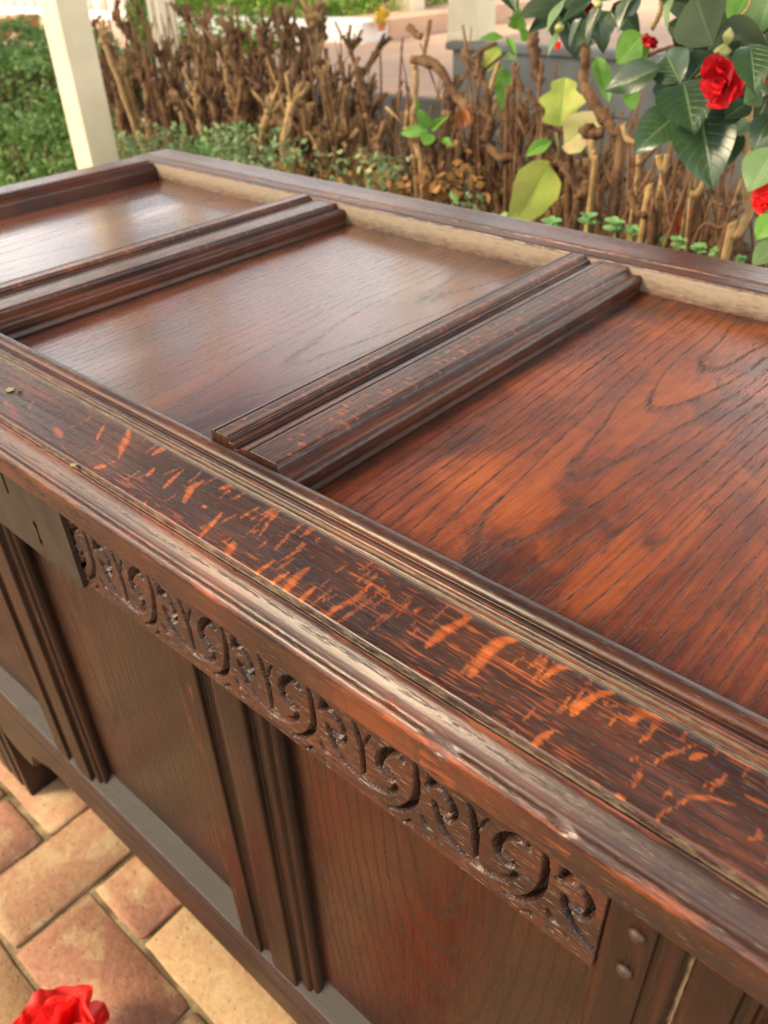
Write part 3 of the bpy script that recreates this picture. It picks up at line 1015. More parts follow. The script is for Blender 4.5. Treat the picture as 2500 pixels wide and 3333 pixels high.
# lock plate with its hasp slot and keyhole cut through
def lock_plate():
    y0, y1 = .0262, .0284
    bm = bmesh.new()
    outer = [(.4200, -.0405), (.5818, -.0405), (.5846, -.1402), (.4200, -.1370)]
    slot = [(.5006, -.0690), (.5046, -.0690), (.5050, -.0925), (.5010, -.0925)]
    kh = [(.5336 + .0032 * math.cos(a), -.1070 + .0034 * math.sin(a)) for a in np.linspace(math.radians(-50), math.radians(230), 12)]
    kh += [(.5322, -.1135), (.5326, -.1150), (.5310, -.1252), (.5366, -.1258), (.5352, -.1150), (.5360, -.1138)]
    def loop(pts):
        vs = [bm.verts.new((x, y0, z)) for x, z in pts]
        return [bm.edges.new((vs[i], vs[(i + 1) % len(vs)])) for i in range(len(vs))]
    e = loop(outer) + loop(slot) + loop(kh)
    bmesh.ops.triangle_fill(bm, use_beauty=True, edges=e)
    bmesh.ops.recalc_face_normals(bm, faces=bm.faces)
    ret = bmesh.ops.extrude_face_region(bm, geom=list(bm.faces))
    for v in ret['geom']:
        if isinstance(v, bmesh.types.BMVert):
            v.co.y = y1 + .0014
    bmesh.ops.recalc_face_normals(bm, faces=bm.faces)
    me = bpy.data.meshes.new('lock_plate')
    bm.to_mesh(me)
    bm.free()
    return me

plate = obj('lock_plate', lock_plate(), M['iron'], chest)
me = box_mesh('lock_shade_sheet', .44, .57, .0296, .0299, -.130, -.060, 0)  # thin dark sheet painting the shade behind slot and keyhole
obj('lock_shade_sheet', me, M['dark'], plate)
for (x, z) in ((.5760, -.1290), (.4885, -.1308), (.4690, -.1255), (.5745, -.0555), (.47, -.055)):
    bm = bmesh.new()
    bmesh.ops.create_uvsphere(bm, u_segments=12, v_segments=8, radius=.0030)
    for v in bm.verts:
        v.co.y *= .6
        v.co += Vector((x, .0260, z))
    for f in bm.faces:
        f.smooth = True
    me = bpy.data.meshes.new('nail')
    bm.to_mesh(me)
    bm.free()
    obj('nail', me, M['iron'], plate)

# filled nail holes in the front rail (pale dust in dark pits)
def pit(x, y, r, mat, name):
    bm = bmesh.new()
    bmesh.ops.create_icosphere(bm, subdivisions=2, radius=r)
    for v in bm.verts:
        k = 1 + .35 * mnoise.noise(v.co * 700)
        v.co = Vector((v.co.x * k * 1.25, v.co.y * k, v.co.z * .16)) + Vector((x, y, .0001))
    me = bpy.data.meshes.new(name)
    bm.to_mesh(me)
    bm.free()
    obj(name, me, mat, chest)

M['filler'] = simple('dry_filler', (.16, .12, .06), (.34, .27, .15), 500, .95)
pit(.5385, .0380, .0028, M['filler'], 'nail_hole')
pit(.5470, .0402, .0016, M['dark'], 'nail_hole')
q = at(*(0 + 600 * .6028 * .697, 1400 + 300 * .6028), z=0)
pit(.6575, .0135, .0017, M['filler'], 'nail_hole')

# ------------------------------------------------------------------ garden: bed, terrace, walls, posts, added shade roof
YT = 2.0                       # face of the timber retaining wall behind the bed
M['soil'] = simple('leafy_soil', (.045, .030, .018), (.11, .07, .038), 40, .95, 5, .8, 120)
M['grey_timber'] = simple('grey_timber', (.115, .12, .11), (.18, .185, .17), 9, .7, 5, .2, 60)
M['cream'] = simple('cream_paint', (.60, .52, .35), (.70, .62, .43), 7, .45, 6, .12, 50)
M['white'] = simple('white_paint', (.76, .75, .70), (.82, .81, .77), 5, .45)
M['slab'] = simple('peach_brick_paving', (.60, .38, .25), (.68, .46, .31), 5, .85, 5, .2, 60, objrand=.25)  # brightness of the far sunlight put into the pale paving colour
M['terracotta'] = simple('terracotta', (.42, .16, .08), (.52, .22, .12), 12, .8)

# the bed is a mound of soil, lowest at the hedge on the left
n, m = 70, 26
X, Y = np.meshgrid(np.linspace(-2.95, 4.0, n), np.linspace(.60, YT - .005, m), indexing='ij')
rise = 1 / (1 + np.exp(-(X + 1.6) * 3.0))
Z = FLOOR + (BED - FLOOR) * rise + (vnoise(X * 5, Y * 5, 2) - .5) * .05 + (vnoise(X * 22, Y * 22, 3) - .5) * .025
side = np.clip((Y - .60) / .10, 0, 1)
Z = np.where(side < 1, FLOOR - .01 + (Z - FLOOR) * side, Z)
obj('garden_soil', grid_mesh('garden_soil', np.stack([X, Y, Z], -1)), M['soil'], kind='structure')

# retaining wall of horizontal grey boards, with the porch step on top at the right
wall = thing('retaining_wall', 'low grey timber wall of wide horizontal boards behind the brown shrubs', 'retaining wall', (-.2, YT, FLOOR))
for (z1, z0) in ((-.182, -.323), (-.334, -.478), (-.489, -.633), (-.644, -.798)):
    obj('board', box_mesh('board', -2.15, 3.6, YT, YT + .032, z0, z1, .004), M['grey_timber'], wall)
obj('backing', box_mesh('backing', -2.14, 3.58, YT + .034, YT + .05, FLOOR, -.19, 0), M['dark'], wall)
step = thing('porch_step', 'raised grey porch step with board riser under the cream post', 'step', (1.4, YT + .1, -.18))
obj('riser', box_mesh('riser', -.615, 3.6, YT + .012, YT + .040, -.181, -.047, .003), M['grey_timber'], step)
obj('nosing', box_mesh('nosing', -.63, 3.6, YT - .006, YT + .06, -.046, -.026, .005), M['grey_timber'], step)
obj('riser', box_mesh('riser', -.613, -.585, YT + .041, 5.0, -.18, -.047, .003), M['grey_timber'], step)

me = new_mesh('terrace', [(-2.15, YT + .05, -.197), (-2.15, 16, -.197), (16, 16, -.197), (16, YT + .05, -.197)], [(0, 3, 2, 1)])
terrace = obj('terrace', me, M['mortar'], kind='structure')
def slab(x0, x1, y0, y1, z):
    me = box_mesh('paving_slab', x0, x1, y0, y1, z - .03, z, .004, 1)
    obj('paving_slab', me, M['slab'], terrace)
ys = [YT + .05, 3.18, 4.35, 5.5, 6.6, 7.8, 9.2, 11, 13.5, 16]
for i in range(len(ys) - 1):
    xs = [-2.15, -.62] if i < 2 else [-2.15, -.62, 1.0, 3.0, 5.0, 7.5, 11]
    for a, b in zip(xs[:-1], xs[1:]):
        slab(a + .006, b - .006, ys[i] + .006, ys[i + 1] - .006, -.182)
for i in range(2):
    for a, b in ((-.58, 1.0), (1.0, 2.3), (2.3, 3.6)):
        slab(a + .006, b - .006, (YT + .062, 3.3)[i] + .006, (3.3, 4.35)[i] - .006, -.026)
# left of the terrace the far yard rises in broad brick bands
me = new_mesh('far_yard', [(-30, 2.62, -.34), (-2.16, 2.62, -.34), (-2.16, 26, -.24), (-30, 26, -.24)], [(0, 1, 2, 3)])
yard = obj('far_yard', me, M['slab'], kind='structure')

kerb = tag(obj('planter_kerb', box_mesh('planter_kerb', -3.6, -1.93, 3.03, 3.22, -.195, -.095, .008), M['white']),
           'low white painted kerb in the sun at the end of the clipped hedge', 'kerb')
me = box_mesh('upper_walk', -4.0, -1.93, 3.225, 4.6, -.19, -.10, .004)
obj('upper_walk', me, M['slab'], kind='structure')

def post(x0, x1, y0, y1, z0, z1, label):
    o = thing('post', label, 'post', ((x0 + x1) / 2, (y0 + y1) / 2, z0), 'painted timber posts')
    obj('shaft', box_mesh('shaft', x0, x1, y0, y1, z0 + .002, z1, .004, 2), M['cream'], o)
    obj('base_block', box_mesh('base_block', x0 - .004, x1 + .004, y0 - .004, y1 + .004, z0, z0 + .02, .003, 1), M['cream'], o)
    return o
post(-1.080, -.999, 1.0, 1.083, FLOOR + .02, 1.60, 'square cream post rising straight behind the far left corner of the chest')
a = at(474, 0, y=2.2)
post(a.x, a.x + .085, 2.2, 2.285, FLOOR, 1.7, 'pale post half hidden by brown shrubs beyond the first cream post')
a = at(1456, 141, y=2.03)
post(a.x, a.x + .10, 2.03, 2.13, -.026, 1.75, 'cream post standing on the porch step edge behind the shrubs')
a = at(1290, 92, z=-.182)
post(a.x, a.x + .11, a.y, a.y + .11, -.182, 2.2, 'white sunlit post on the brick terrace, farther than the porch posts')

# roof added out of view to cast shade on the near terrace
roof = thing('added_shade_roof', 'narrow flat boarded roof added out of view to shade the near terrace', 'roof', (-1.0, .55, 1.6))
obj('beam', box_mesh('beam', -6, 4, .985, 1.10, 1.601, 1.74, .004), M['cream'], roof)
obj('beam', box_mesh('beam', -6, 4, .02, .14, 1.601, 1.74, .004), M['cream'], roof)
obj('roof_deck', box_mesh('roof_deck', -6.2, 4.2, .0, 1.12, 1.745, 1.78, 0), M['grey_timber'], roof)

# ------------------------------------------------------------------ leaves and flowers
M['camellia'] = leaf_mat('camellia_leaf', (.016, .042, .015), (.030, .066, .023), (.11, .17, .06), .36, .5, .04, .4, coat=.12)
M['camellia_pale'] = leaf_mat('camellia_leaf_underside', (.10, .19, .07), (.15, .25, .09), (.25, .34, .15), .5, .4, .2, .3)
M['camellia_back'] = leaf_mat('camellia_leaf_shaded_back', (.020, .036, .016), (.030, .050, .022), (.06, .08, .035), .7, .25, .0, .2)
M['lime'] = leaf_mat('lime_leaf', (.34, .44, .075), (.45, .50, .11), (.22, .33, .06), .55, .3, .35, .15, (.46, .42, .10))
M['lime_pink'] = leaf_mat('fading_leaf', (.36, .38, .13), (.44, .37, .18), (.26, .22, .09), .55, .3, .3, .1, (.42, .22, .14))
M['fresh'] = leaf_mat('fresh_leaf', (.10, .26, .035), (.17, .36, .05), (.22, .40, .10), .5, .35, .3, .3)
M['rust'] = leaf_mat('dead_leaf', (.26, .09, .03), (.36, .14, .05), (.18, .06, .02), .8, .2, .1, .3)
M['bark'] = None

def bark_mat(name, c1, c2, c3):
    n = NT(name)
    f = n.noise(n.co, 55, 5, .7)
    g = n.noise(n.co, 14, 3, .6)
    c = n.mix(n.mapr(f, .34, .62), c1, c2)
    c = n.mix(n.mul(n.mapr(g, .45, .65), .8), c, c3)
    n.bump(f, .7, .004)
    return n.out(c, .85, .2)
M['bark'] = bark_mat('brown_bark', (.035, .019, .012), (.15, .080, .040), (.26, .15, .072))
M['bark_tan'] = bark_mat('tan_bark', (.19, .115, .05), (.38, .25, .11), (.45, .31, .145))
M['bark_red'] = bark_mat('red_twig', (.085, .040, .022), (.17, .085, .042), (.26, .15, .075))

def petal_mat(name, c1, c2):
    n = NT(name)
    MM = n.attr()
    f = n.noise(n.co, 2.0, 3, .6)
    c = n.mix(n.mapr(f, .3, .7), c1, c2)
    st = n.mapr(n.noise(n.comb(n.mul(MM[1], 26), n.mul(MM[0], 2.2), 0), 1, 2), .35, .65)
    c = n.mix(n.mul(st, .25), c, tuple(q * .6 for q in c1))
    n.out(c, .5, .3)
    t = n.t.nodes.new('ShaderNodeBsdfTranslucent')
    n._set(t.inputs[0], c)
    mx = n.t.nodes.new('ShaderNodeMixShader')
    mx.inputs[0].default_value = .3
    n.t.links.new(n.b.outputs[0], mx.inputs[1])
    n.t.links.new(t.outputs[0], mx.inputs[2])
    n.t.links.new(mx.outputs[0], n.t.nodes['Material Output'].inputs[0])
    return n.m
M['petal'] = petal_mat('red_petal', (.86, .018, .018), (.95, .07, .055))
M['petal_dark'] = petal_mat('crimson_petal', (.50, .007, .014), (.64, .016, .024))
M['bud'] = simple('green_bud', (.30, .34, .10), (.42, .44, .16), 60, .5)


def leaf_mesh(seed, shape='ovate', fold=.22, curl=.25, wave=.04, nu=13, nv=9, tooth=0.0):
    """unit leaf along +X (length 1, width 1), normal +Z"""
    r = random.Random(seed)
    P = np.zeros((nu, nv, 3))
    mk = np.zeros((nu, nv, 3), np.float32)
    ph = r.uniform(0, 6)
    for i in range(nu):
        t = i / (nu - 1)
        if shape == 'ovate':
            w = (math.sin(math.pi * min(1, t) ** .78)) ** .85
            if t > .86:
                w *= .80 + .20 * (1 - (t - .86) / .14)
        elif shape == 'lance':
            w = math.sin(math.pi * t ** .9) ** 1.15
        elif shape == 'round':
            w = math.sin(math.pi * t ** .72) ** .6
        else:   # lobed: broad with notches
            w = math.sin(math.pi * t ** .62) ** .55 * (1 + .22 * math.sin(t * 15 + 1.0))
        w = max(w, .012)
        for j in range(nv):
            s = (j / (nv - 1)) * 2 - 1
            x = t
            if shape == 'lobed':
                x = t + .10 * abs(s) ** 1.5 * math.sin(t * math.pi) - .0
            y = s * w * .5 * (1 + tooth * math.sin(t * 60 + s))
            z = fold * abs(y) - curl * (t - .25) ** 2 + wave * math.sin(t * 9 + ph + s * 1.4) * abs(s) - .10 * (s * s) * w * fold
            P[i, j] = (x, y, z)
            mk[i, j] = (t, abs(s), r.random())
    return grid_mesh('leaf', P, mk)

LEAF = {
    'cam': [leaf_mesh(i, 'ovate', .18 + .06 * i, .10 + .14 * i, .025) for i in range(4)],
    'big': [leaf_mesh(10 + i, 'ovate', .20, .30 + .1 * i, .05, 15, 11, .03) for i in range(3)],
    'lobed': [leaf_mesh(20 + i, 'lobed', .22, .2, .06, 19, 11) for i in range(2)],
    'lance': [leaf_mesh(30 + i, 'lance', .35, .3, .03) for i in range(3)],
    'round': [leaf_mesh(40 + i, 'round', .2, .2, .03, 7, 5) for i in range(3)],
}
LEAFMAT = {}
def leaf_me(kind, i, mat):
    key = (kind, i % len(LEAF[kind]), mat)
    if key not in LEAFMAT:
        me = LEAF[kind][i % len(LEAF[kind])].copy()
        me.materials.append(M[mat])
        LEAFMAT[key] = me
    return LEAFMAT[key]

def frame(base, tip, nrm, width):
    x = (tip - base)
    L = x.length
    x = x / L
    z = (nrm - x * nrm.dot(x)).normalized()
    y = z.cross(x)
    m = Matrix((x * L, y * width, z * L)).transposed().to_4x4()
    m.translation = base
    return m

def put_leaf(parent, base, tip, width, nrm, kind='cam', mat='camellia', i=0, name='leaf'):
    o = bpy.data.objects.new(name, leaf_me(kind, i, mat))
    COL.objects.link(o)
    o.parent = parent
    o.matrix_parent_inverse = Matrix.Translation(-Vector(parent.location))
    o.matrix_world = frame(Vector(base), Vector(tip), Vector(nrm), width)
    o.matrix_basis = frame(Vector(base), Vector(tip), Vector(nrm), width)
    return o


def petal_mesh(seed, cup=.5, nu=10, nv=11, ruff=.10, notch=.05):
    r = random.Random(seed)
    P = np.zeros((nu, nv, 3))
    mk = np.zeros((nu, nv, 3), np.float32)
    a, b = r.uniform(0, 6), r.uniform(0, 6)
    for i in range(nu):
        t = i / (nu - 1)
        w = (.25 + 1.0 * math.sin(min(1, t * 1.05) * math.pi * .60) ** 1.1) * (1 if t < .7 else 1 - .22 * ((t - .7) / .3) ** 2)
        for j in range(nv):
            s = (j / (nv - 1)) * 2 - 1
            x = t - notch * (t ** 6) * math.cos(s * math.pi * .5) ** 6 - .30 * (abs(s) ** 2.2) * t * t
            y = s * w * .52
            z = cup * (t ** 1.6) * .55 + .28 * (s * s) * w * cup + ruff * t * t * math.sin(s * 4.5 + a) + ruff * .5 * t ** 3 * math.sin(s * 9 + b) - .16 * max(0, t - .72) * 3 * cup
            P[i, j] = (x, y, z)
            mk[i, j] = (t, s * .5 + .5, 0)
    return grid_mesh('petal', P, mk)

PETAL = [petal_mesh(50 + i, .35 + .22 * (i % 4), ruff=.08 + .03 * (i % 3)) for i in range(8)]
PETMAT = {}
def petal_me(i, mat):
    k = (i % 8, mat)
    if k not in PETMAT:
        me = PETAL[i % 8].copy()
        me.materials.append(M[mat])
        PETMAT[k] = me
    return PETMAT[k]

def flower(name, label, loc, R, axis, mat='petal', group=None, seed=1, whorls=((7, 1.0, 20), (6, .82, 48), (5, .6, 70)), parent=None, flat=1.0):
    """open double flower facing along axis"""
    r = random.Random(seed)
    o = thing(name, label, 'flower', loc, group) if parent is None else None
    root = o or parent
    q = Vector(axis).normalized().to_track_quat('Z', 'Y').to_matrix()
    cnt = 0
    for k, (n_, sc, tilt) in enumerate(whorls):
        for i in range(n_):
            az = (i + .5 * k + r.uniform(-.22, .22)) * 2 * math.pi / n_
            tl = math.radians(tilt + r.uniform(-14, 14))
            m = Euler((r.uniform(-.2, .2), -tl, az), 'XYZ').to_matrix()
            s = R * sc * r.uniform(.86, 1.1)
            mw = (q @ m).to_4x4() @ Matrix.Diagonal((s, s * r.uniform(.9, 1.15), s, 1))
            mw.translation = Vector(loc) + q @ Vector((0, 0, .05 * R * k))
            p = bpy.data.objects.new('petal', petal_me(r.randrange(8), mat))
            COL.objects.link(p)
            p.parent = root
            p.matrix_parent_inverse = Matrix.Translation(-Vector(root.location))
            p.matrix_basis = mw
            cnt += 1
    return o

def tube_data(path, radii, ns=8, rough=.0, seed=0, V=None, F=None):
    V = [] if V is None else V
    F = [] if F is None else F
    r = random.Random(seed)
    b0 = len(V)
    n = len(path)
    ref = Vector((.31, .87, .2)).normalized()
    for i in range(n):
        d = (path[min(i + 1, n - 1)] - path[max(i - 1, 0)])
        d = d.normalized() if d.length > 1e-9 else Vector((0, 0, 1))
        a = d.cross(ref)
        a = a.normalized() if a.length > 1e-4 else d.cross(Vector((1, 0, 0))).normalized()
        b = d.cross(a)
        for k in range(ns):
            t = 2 * math.pi * k / ns
            rr = radii[i] * (1 + r.uniform(-rough, rough))
            V.append(path[i] + (a * math.cos(t) + b * math.sin(t)) * rr)
    for i in range(n - 1):
        for k in range(ns):
            k2 = (k + 1) % ns
            F.append((b0 + i * ns + k, b0 + i * ns + k2, b0 + (i + 1) * ns + k2, b0 + (i + 1) * ns + k))
    F.append(tuple(b0 + k for k in range(ns))[::-1])
    F.append(tuple(b0 + (n - 1) * ns + k for k in range(ns)))
    return V, F

def smooth_path(pts, rad, per=5, jit=0.0, r=random):
    out, ro = [], []
    n = len(pts)
    for i in range(n - 1):
        p0, p1, p2, p3 = pts[max(i - 1, 0)], pts[i], pts[i + 1], pts[min(i + 2, n - 1)]
        for k in range(per):
            t = k / per
            q = .5 * ((2 * p1) + (p2 - p0) * t + (2 * p0 - 5 * p1 + 4 * p2 - p3) * t * t + (3 * p1 - p0 - 3 * p2 + p3) * t ** 3)
            out.append(q + Vector((r.uniform(-jit, jit), r.uniform(-jit, jit), r.uniform(-jit, jit) * .5)))
            ro.append(rad[i] + (rad[i + 1] - rad[i]) * t)
    out.append(pts[-1])
    ro.append(rad[-1])
    return out, ro

def add_knob(V, F, p, rad, r, ns=8):
    for _ in range(r.randint(1, 3)):
        d = Vector((r.uniform(-1, 1), r.uniform(-1, 1), r.uniform(-.2, 1))).normalized()
        L = rad * r.uniform(1.0, 1.9)
        path = [p - d * L * .3, p, p + d * L * .6, p + d * L]
        tube_data(path, [rad * .7, rad * r.uniform(.95, 1.2), rad * r.uniform(.7, .95), rad * .5], ns, .18, r.randrange(999), V, F)

def stem_mesh(base, lean, length, r0, r, knobs=2, stubs=3, twigs=0, lim=None):
    """a pruned woody stem: bent, knuckled, cut off at the top with stubs of last year's shoots"""
    V, F = [], []
    pts = [base]
    d = Vector(lean).normalized()
    nseg = 5
    for i in range(nseg):
        d = (d + Vector((r.uniform(-.42, .42), r.uniform(-.42, .42), r.uniform(.0, .25)))).normalized()
        q_ = pts[-1] + d * (length / nseg)
        if lim and abs(q_.x - lim[0]) > lim[1]:
            d.x *= -.4
            q_ = pts[-1] + d * (length / nseg)
        if lim and abs(q_.y - base.y) > .11:
            d.y *= -.4
            q_ = pts[-1] + d * (length / nseg)
        pts.append(q_)
    rad = [r0 * (1.15 - .45 * i / nseg) * r.uniform(.88, 1.12) for i in range(nseg + 1)]
    path, ro = smooth_path(pts, rad, 4, r0 * .12, r)
    for i in range(1, len(ro) - 1):
        if r.random() < .16:
            ro[i] *= 1.32
    tube_data(path, ro, 8, .10, r.randrange(9999), V, F)
    for k in range(knobs):
        j = r.randint(len(path) // 2, len(path) - 1)
        add_knob(V, F, path[j], ro[j] * 1.15, r)
    add_knob(V, F, path[-1], ro[-1] * 1.35, r)
    for k in range(stubs):
        j = len(path) - 1 if r.random() < .55 else r.randint(len(path) // 3, len(path) - 1)
        dd = (d * .6 + Vector((r.uniform(-.9, .9), r.uniform(-.9, .9), r.uniform(.1, 1.1)))).normalized()
        L = r.uniform(.018, .070)
        rr = ro[j] * r.uniform(.40, .72)
        q = [path[j], path[j] + dd * L * .5 + Vector((r.uniform(-.005, .005), r.uniform(-.005, .005), 0)), path[j] + dd * L]
        tube_data(q, [rr * 1.15, rr, rr * 1.05], 7, .08, r.randrange(9999), V, F)
        if r.random() < .6:
            add_knob(V, F, q[-1], rr * .95, r, 7)
    for k in range(twigs):
        j = r.randint(0, len(path) - 1)
        dd = Vector((r.uniform(-.5, .5), r.uniform(-.5, .5), r.uniform(.6, 1.2))).normalized()
        L = r.uniform(.06, .16)
        q = [path[j], path[j] + dd * L * .5 + Vector((r.uniform(-.01, .01), r.uniform(-.01, .01), 0)), path[j] + dd * L]
        tube_data(q, [.0022, .0018, .0011], 5, 0, 1, V, F)
    return V, F

def leaf_cloud(name, pts, size, mat, parent, seed, kind=None, up=.5):
    """many small folded leaves, one mesh"""
    r = np.random.default_rng(seed)
    n_ = len(pts)
    P = np.asarray(pts)
    d = r.normal(size=(n_, 3))
    d[:, 2] = np.abs(d[:, 2]) * up + .1
    d /= np.linalg.norm(d, axis=1)[:, None]
    q = r.normal(size=(n_, 3))
    s = np.cross(d, q)
    s /= np.linalg.norm(s, axis=1)[:, None]
    nn = np.cross(s, d)
    L = size * r.uniform(.6, 1.35, (n_, 1))
    W = L * r.uniform(.24, .36, (n_, 1))
    a = P
    b = P + d * L * .5 + s * W + nn * L * .08
    c_ = P + d * L
    e = P + d * L * .5 - s * W + nn * L * .08
    mdl = P + d * L * .5
    V = np.stack([a, b, c_, e, mdl], 1).reshape(-1, 3)
    i = np.arange(n_)[:, None] * 5
    F = np.concatenate([i + [[0, 1, 4]], i + [[4, 1, 2]], i + [[0, 4, 3]], i + [[4, 2, 3]]], 0)
    me = bpy.data.meshes.new(name)
    me.vertices.add(len(V))
    me.vertices.foreach_set('co', V.reshape(-1).astype(np.float32))
    me.loops.add(F.size)
    me.loops.foreach_set('vertex_index', F.reshape(-1).astype(np.int32))
    me.polygons.add(len(F))
    me.polygons.foreach_set('loop_start', (np.arange(len(F)) * 3).astype(np.int32))
    ca = me.color_attributes.new('mask', 'FLOAT_COLOR', 'POINT')
    rr = np.repeat(r.random((n_, 1)), 5, 0)
    col = np.concatenate([rr, np.repeat(r.random((n_, 1)), 5, 0), rr, np.ones_like(rr)], 1).astype(np.float32)
    ca.data.foreach_set('color', col.ravel())
    me.update(calc_edges=True)
    return obj(name, me, mat, parent, kind=kind)

def cloud_mat(name, c1, c2, c3, rough=.5, trans=.25):
    n = NT(name)
    MM = n.attr()
    c = n.mix(MM[0], c1, c2)
    c = n.mix(n.mapr(MM[1], .8, 1.0), c, c3)
    n.out(c, rough, .35)
    t = n.t.nodes.new('ShaderNodeBsdfTranslucent')
    n._set(t.inputs[0], c)
    mx = n.t.nodes.new('ShaderNodeMixShader')
    mx.inputs[0].default_value = trans
    n.t.links.new(n.b.outputs[0], mx.inputs[1])
    n.t.links.new(t.outputs[0], mx.inputs[2])
    n.t.links.new(mx.outputs[0], n.t.nodes['Material Output'].inputs[0])
    return n.m
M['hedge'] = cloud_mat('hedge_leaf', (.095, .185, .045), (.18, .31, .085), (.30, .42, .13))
M['hedge_sun'] = cloud_mat('sunny_hedge_leaf', (.10, .22, .025), (.22, .38, .05), (.36, .46, .09))  # sunlight on the far hedge put into a brighter leaf colour
M['sage'] = cloud_mat('sage_leaf', (.13, .20, .085), (.23, .33, .14), (.36, .44, .19))
M['mint'] = cloud_mat('mint_leaf', (.14, .30, .08), (.24, .42, .14), (.36, .52, .2))
M['litter'] = cloud_mat('dry_litter', (.14, .065, .022), (.32, .16, .045), (.42, .23, .055), .8, .1)
M['dead'] = cloud_mat('dead_hedge_leaf', (.20, .10, .045), (.34, .18, .07), (.12, .14, .05), .8, .1)


def shrub(label, px, y, ztop, count, spread, r0, seed, mat='bark', yspread=.12, twigs=2):
    r = random.Random(seed)
    c = at(px, 350, y=y)
    bed = BED if c.x > -1.2 else FLOOR + .05
    o = thing('pruned_shrub', label, 'shrub', (c.x, y, bed), 'bare brown pruned shrubs in the bed')
    for i in range(count):
        bx = c.x + r.uniform(-spread, spread) * .55
        by = y + r.uniform(-yspread, yspread) * .7
        base = Vector((bx, by, bed - .02))
        lean = Vector(((bx - c.x) / spread * .25 + r.uniform(-.16, .16), r.uniform(-.2, .2), 1))
        L = (ztop - bed) * r.uniform(.62, 1.06)
        V, F = stem_mesh(base, lean, L, r0 * r.uniform(.7, 1.25), r, r.randint(3, 6), r.randint(9, 15), twigs, (c.x, spread))
        obj('stem', new_mesh('stem', V, F), M[mat if r.random() < .88 else 'bark_tan'], o)
    V, F = [], []
    for i in range(int(count * 1.3)):      # thin dead shoots between the stems
        b = Vector((c.x + r.uniform(-spread, spread) * 1.1, y + r.uniform(-yspread, yspread), bed - .01))
        t = b + Vector((r.uniform(-.07, .07), r.uniform(-.05, .05), (ztop - bed) * r.uniform(.5, 1.08)))
        q = [b, (b + t) * .5 + Vector((r.uniform(-.02, .02), r.uniform(-.02, .02), 0)), t]
        R0 = r.uniform(.0018, .0042)
        path, ro = smooth_path(q, [R0 * 1.2, R0, R0 * .8], 4, R0 * .4, r)
        tube_data(path, ro, 5, .1, 1, V, F)
    obj('twigs', new_mesh('twigs', V, F), M['bark_red'], o, kind='stuff')
    pts = [(c.x + r.gauss(0, spread * .6), y + r.gauss(0, yspread * .6), bed + (ztop - bed) * r.random() ** 1.3 * .8) for _ in range(34)]
    leaf_cloud('dead_leaves', pts, .026, M['dead'], o, seed + 70, kind='stuff', up=-.4)
    return o

shrub('dense bare brown shrub just right of the cream post, before the second post', 470, 1.72, .10, 20, .15, .0125, 1)
shrub('bare pruned shrub in front of the second pale post', 575, 1.62, .085, 18, .16, .0125, 2)
shrub('tangled bare brown shrub in front of the sunlit hedge', 690, 1.70, .09, 20, .16, .012, 3)
shrub('bare knobbly shrub with two pale green leaves among its stems', 800, 1.55, .06, 18, .15, .012, 4)
shrub('dark bare shrub before the right end of the sunlit hedge', 925, 1.62, .08, 18, .15, .012, 5)
shrub('bare stub shrub with rust coloured dead leaf, before the white kerb', 1060, 1.40, -.04, 13, .11, .011, 6, 'bark_tan')
shrub('thin bare shrub whose tall stems stand before the shaded terrace', 1165, 1.48, .05, 11, .09, .009, 7)


shrub('brown shrub of short stubs against the grey wall, behind the slanting trunk', 1640, 1.62, -.04, 12, .13, .010, 8)
shrub('brown shrub against the grey wall, behind the yellow-green leaves', 1830, 1.55, -.05, 12, .13, .010, 9)
shrub('brown shrub against the grey wall, behind the forked tan stub', 2060, 1.45, -.09, 12, .12, .009, 10)


def traced(parent, pts, w, y, mat='bark', down=True, knobs=3, seed=0, dy=0.0, stubs=0, name='stem'):
    """a stem that runs through points seen in the photo, standing at depth y"""
    r = random.Random(seed)
    q = [at(a, b, y=y + dy * i) for i, (a, b) in enumerate(pts)]
    rad0 = w * .5 * mpp(q[0])
    rad = [rad0 * r.uniform(.85, 1.12) for _ in q]
    if down:
        last = q[-1]
        q.append(Vector((last.x + r.uniform(-.02, .02), last.y + r.uniform(-.02, .03), BED - .02)))
        rad.append(rad0 * 1.15)
    path, ro = smooth_path(q, rad, 5, rad0 * .16, r)
    for i in range(len(ro)):
        if r.random() < .14:
            ro[i] *= 1.3
    V, F = tube_data(path, ro, 10, .07, seed)
    for _ in range(knobs):
        j = r.randint(0, max(1, int(len(path) * .7)))
        add_knob(V, F, path[j], ro[j] * .95, r, 9)
    for _ in range(stubs):
        j = r.randint(0, max(1, int(len(path) * .7)))
        dd = Vector((r.uniform(-.8, .8), r.uniform(-.6, .6), r.uniform(.2, 1))).normalized()
        L = r.uniform(.02, .06)
        rr = ro[j] * r.uniform(.4, .65)
        tube_data([path[j], path[j] + dd * L * .5, path[j] + dd * L], [rr * 1.1, rr, rr], 7, .08, 3, V, F)
    return obj(name, new_mesh(name, V, F), M[mat], parent)

def twig_stuff(parent, n, pxr, pyr, y, seed, mat='bark_red', yr=.12, rad=(.0012, .0032), lean=.35):
    r = random.Random(seed)
    V, F = [], []
    for _ in range(n):
        top = at(r.uniform(*pxr), r.uniform(*pyr), y=y + r.uniform(-yr, yr))
        base = Vector((top.x + r.uniform(-lean, lean) * .3, top.y + r.uniform(-.05, .05), BED - .01))
        mid = (top + base) * .5 + Vector((r.uniform(-.055, .055), r.uniform(-.03, .03), 0))
        R0 = r.uniform(*rad)
        path, ro = smooth_path([top, mid, base], [R0 * .8, R0, R0 * 1.2], 4, R0 * .3, r)
        tube_data(path, ro, 6, .1, 1, V, F)
    return obj('twigs', new_mesh('twigs', V, F), M[mat], parent, kind='stuff')

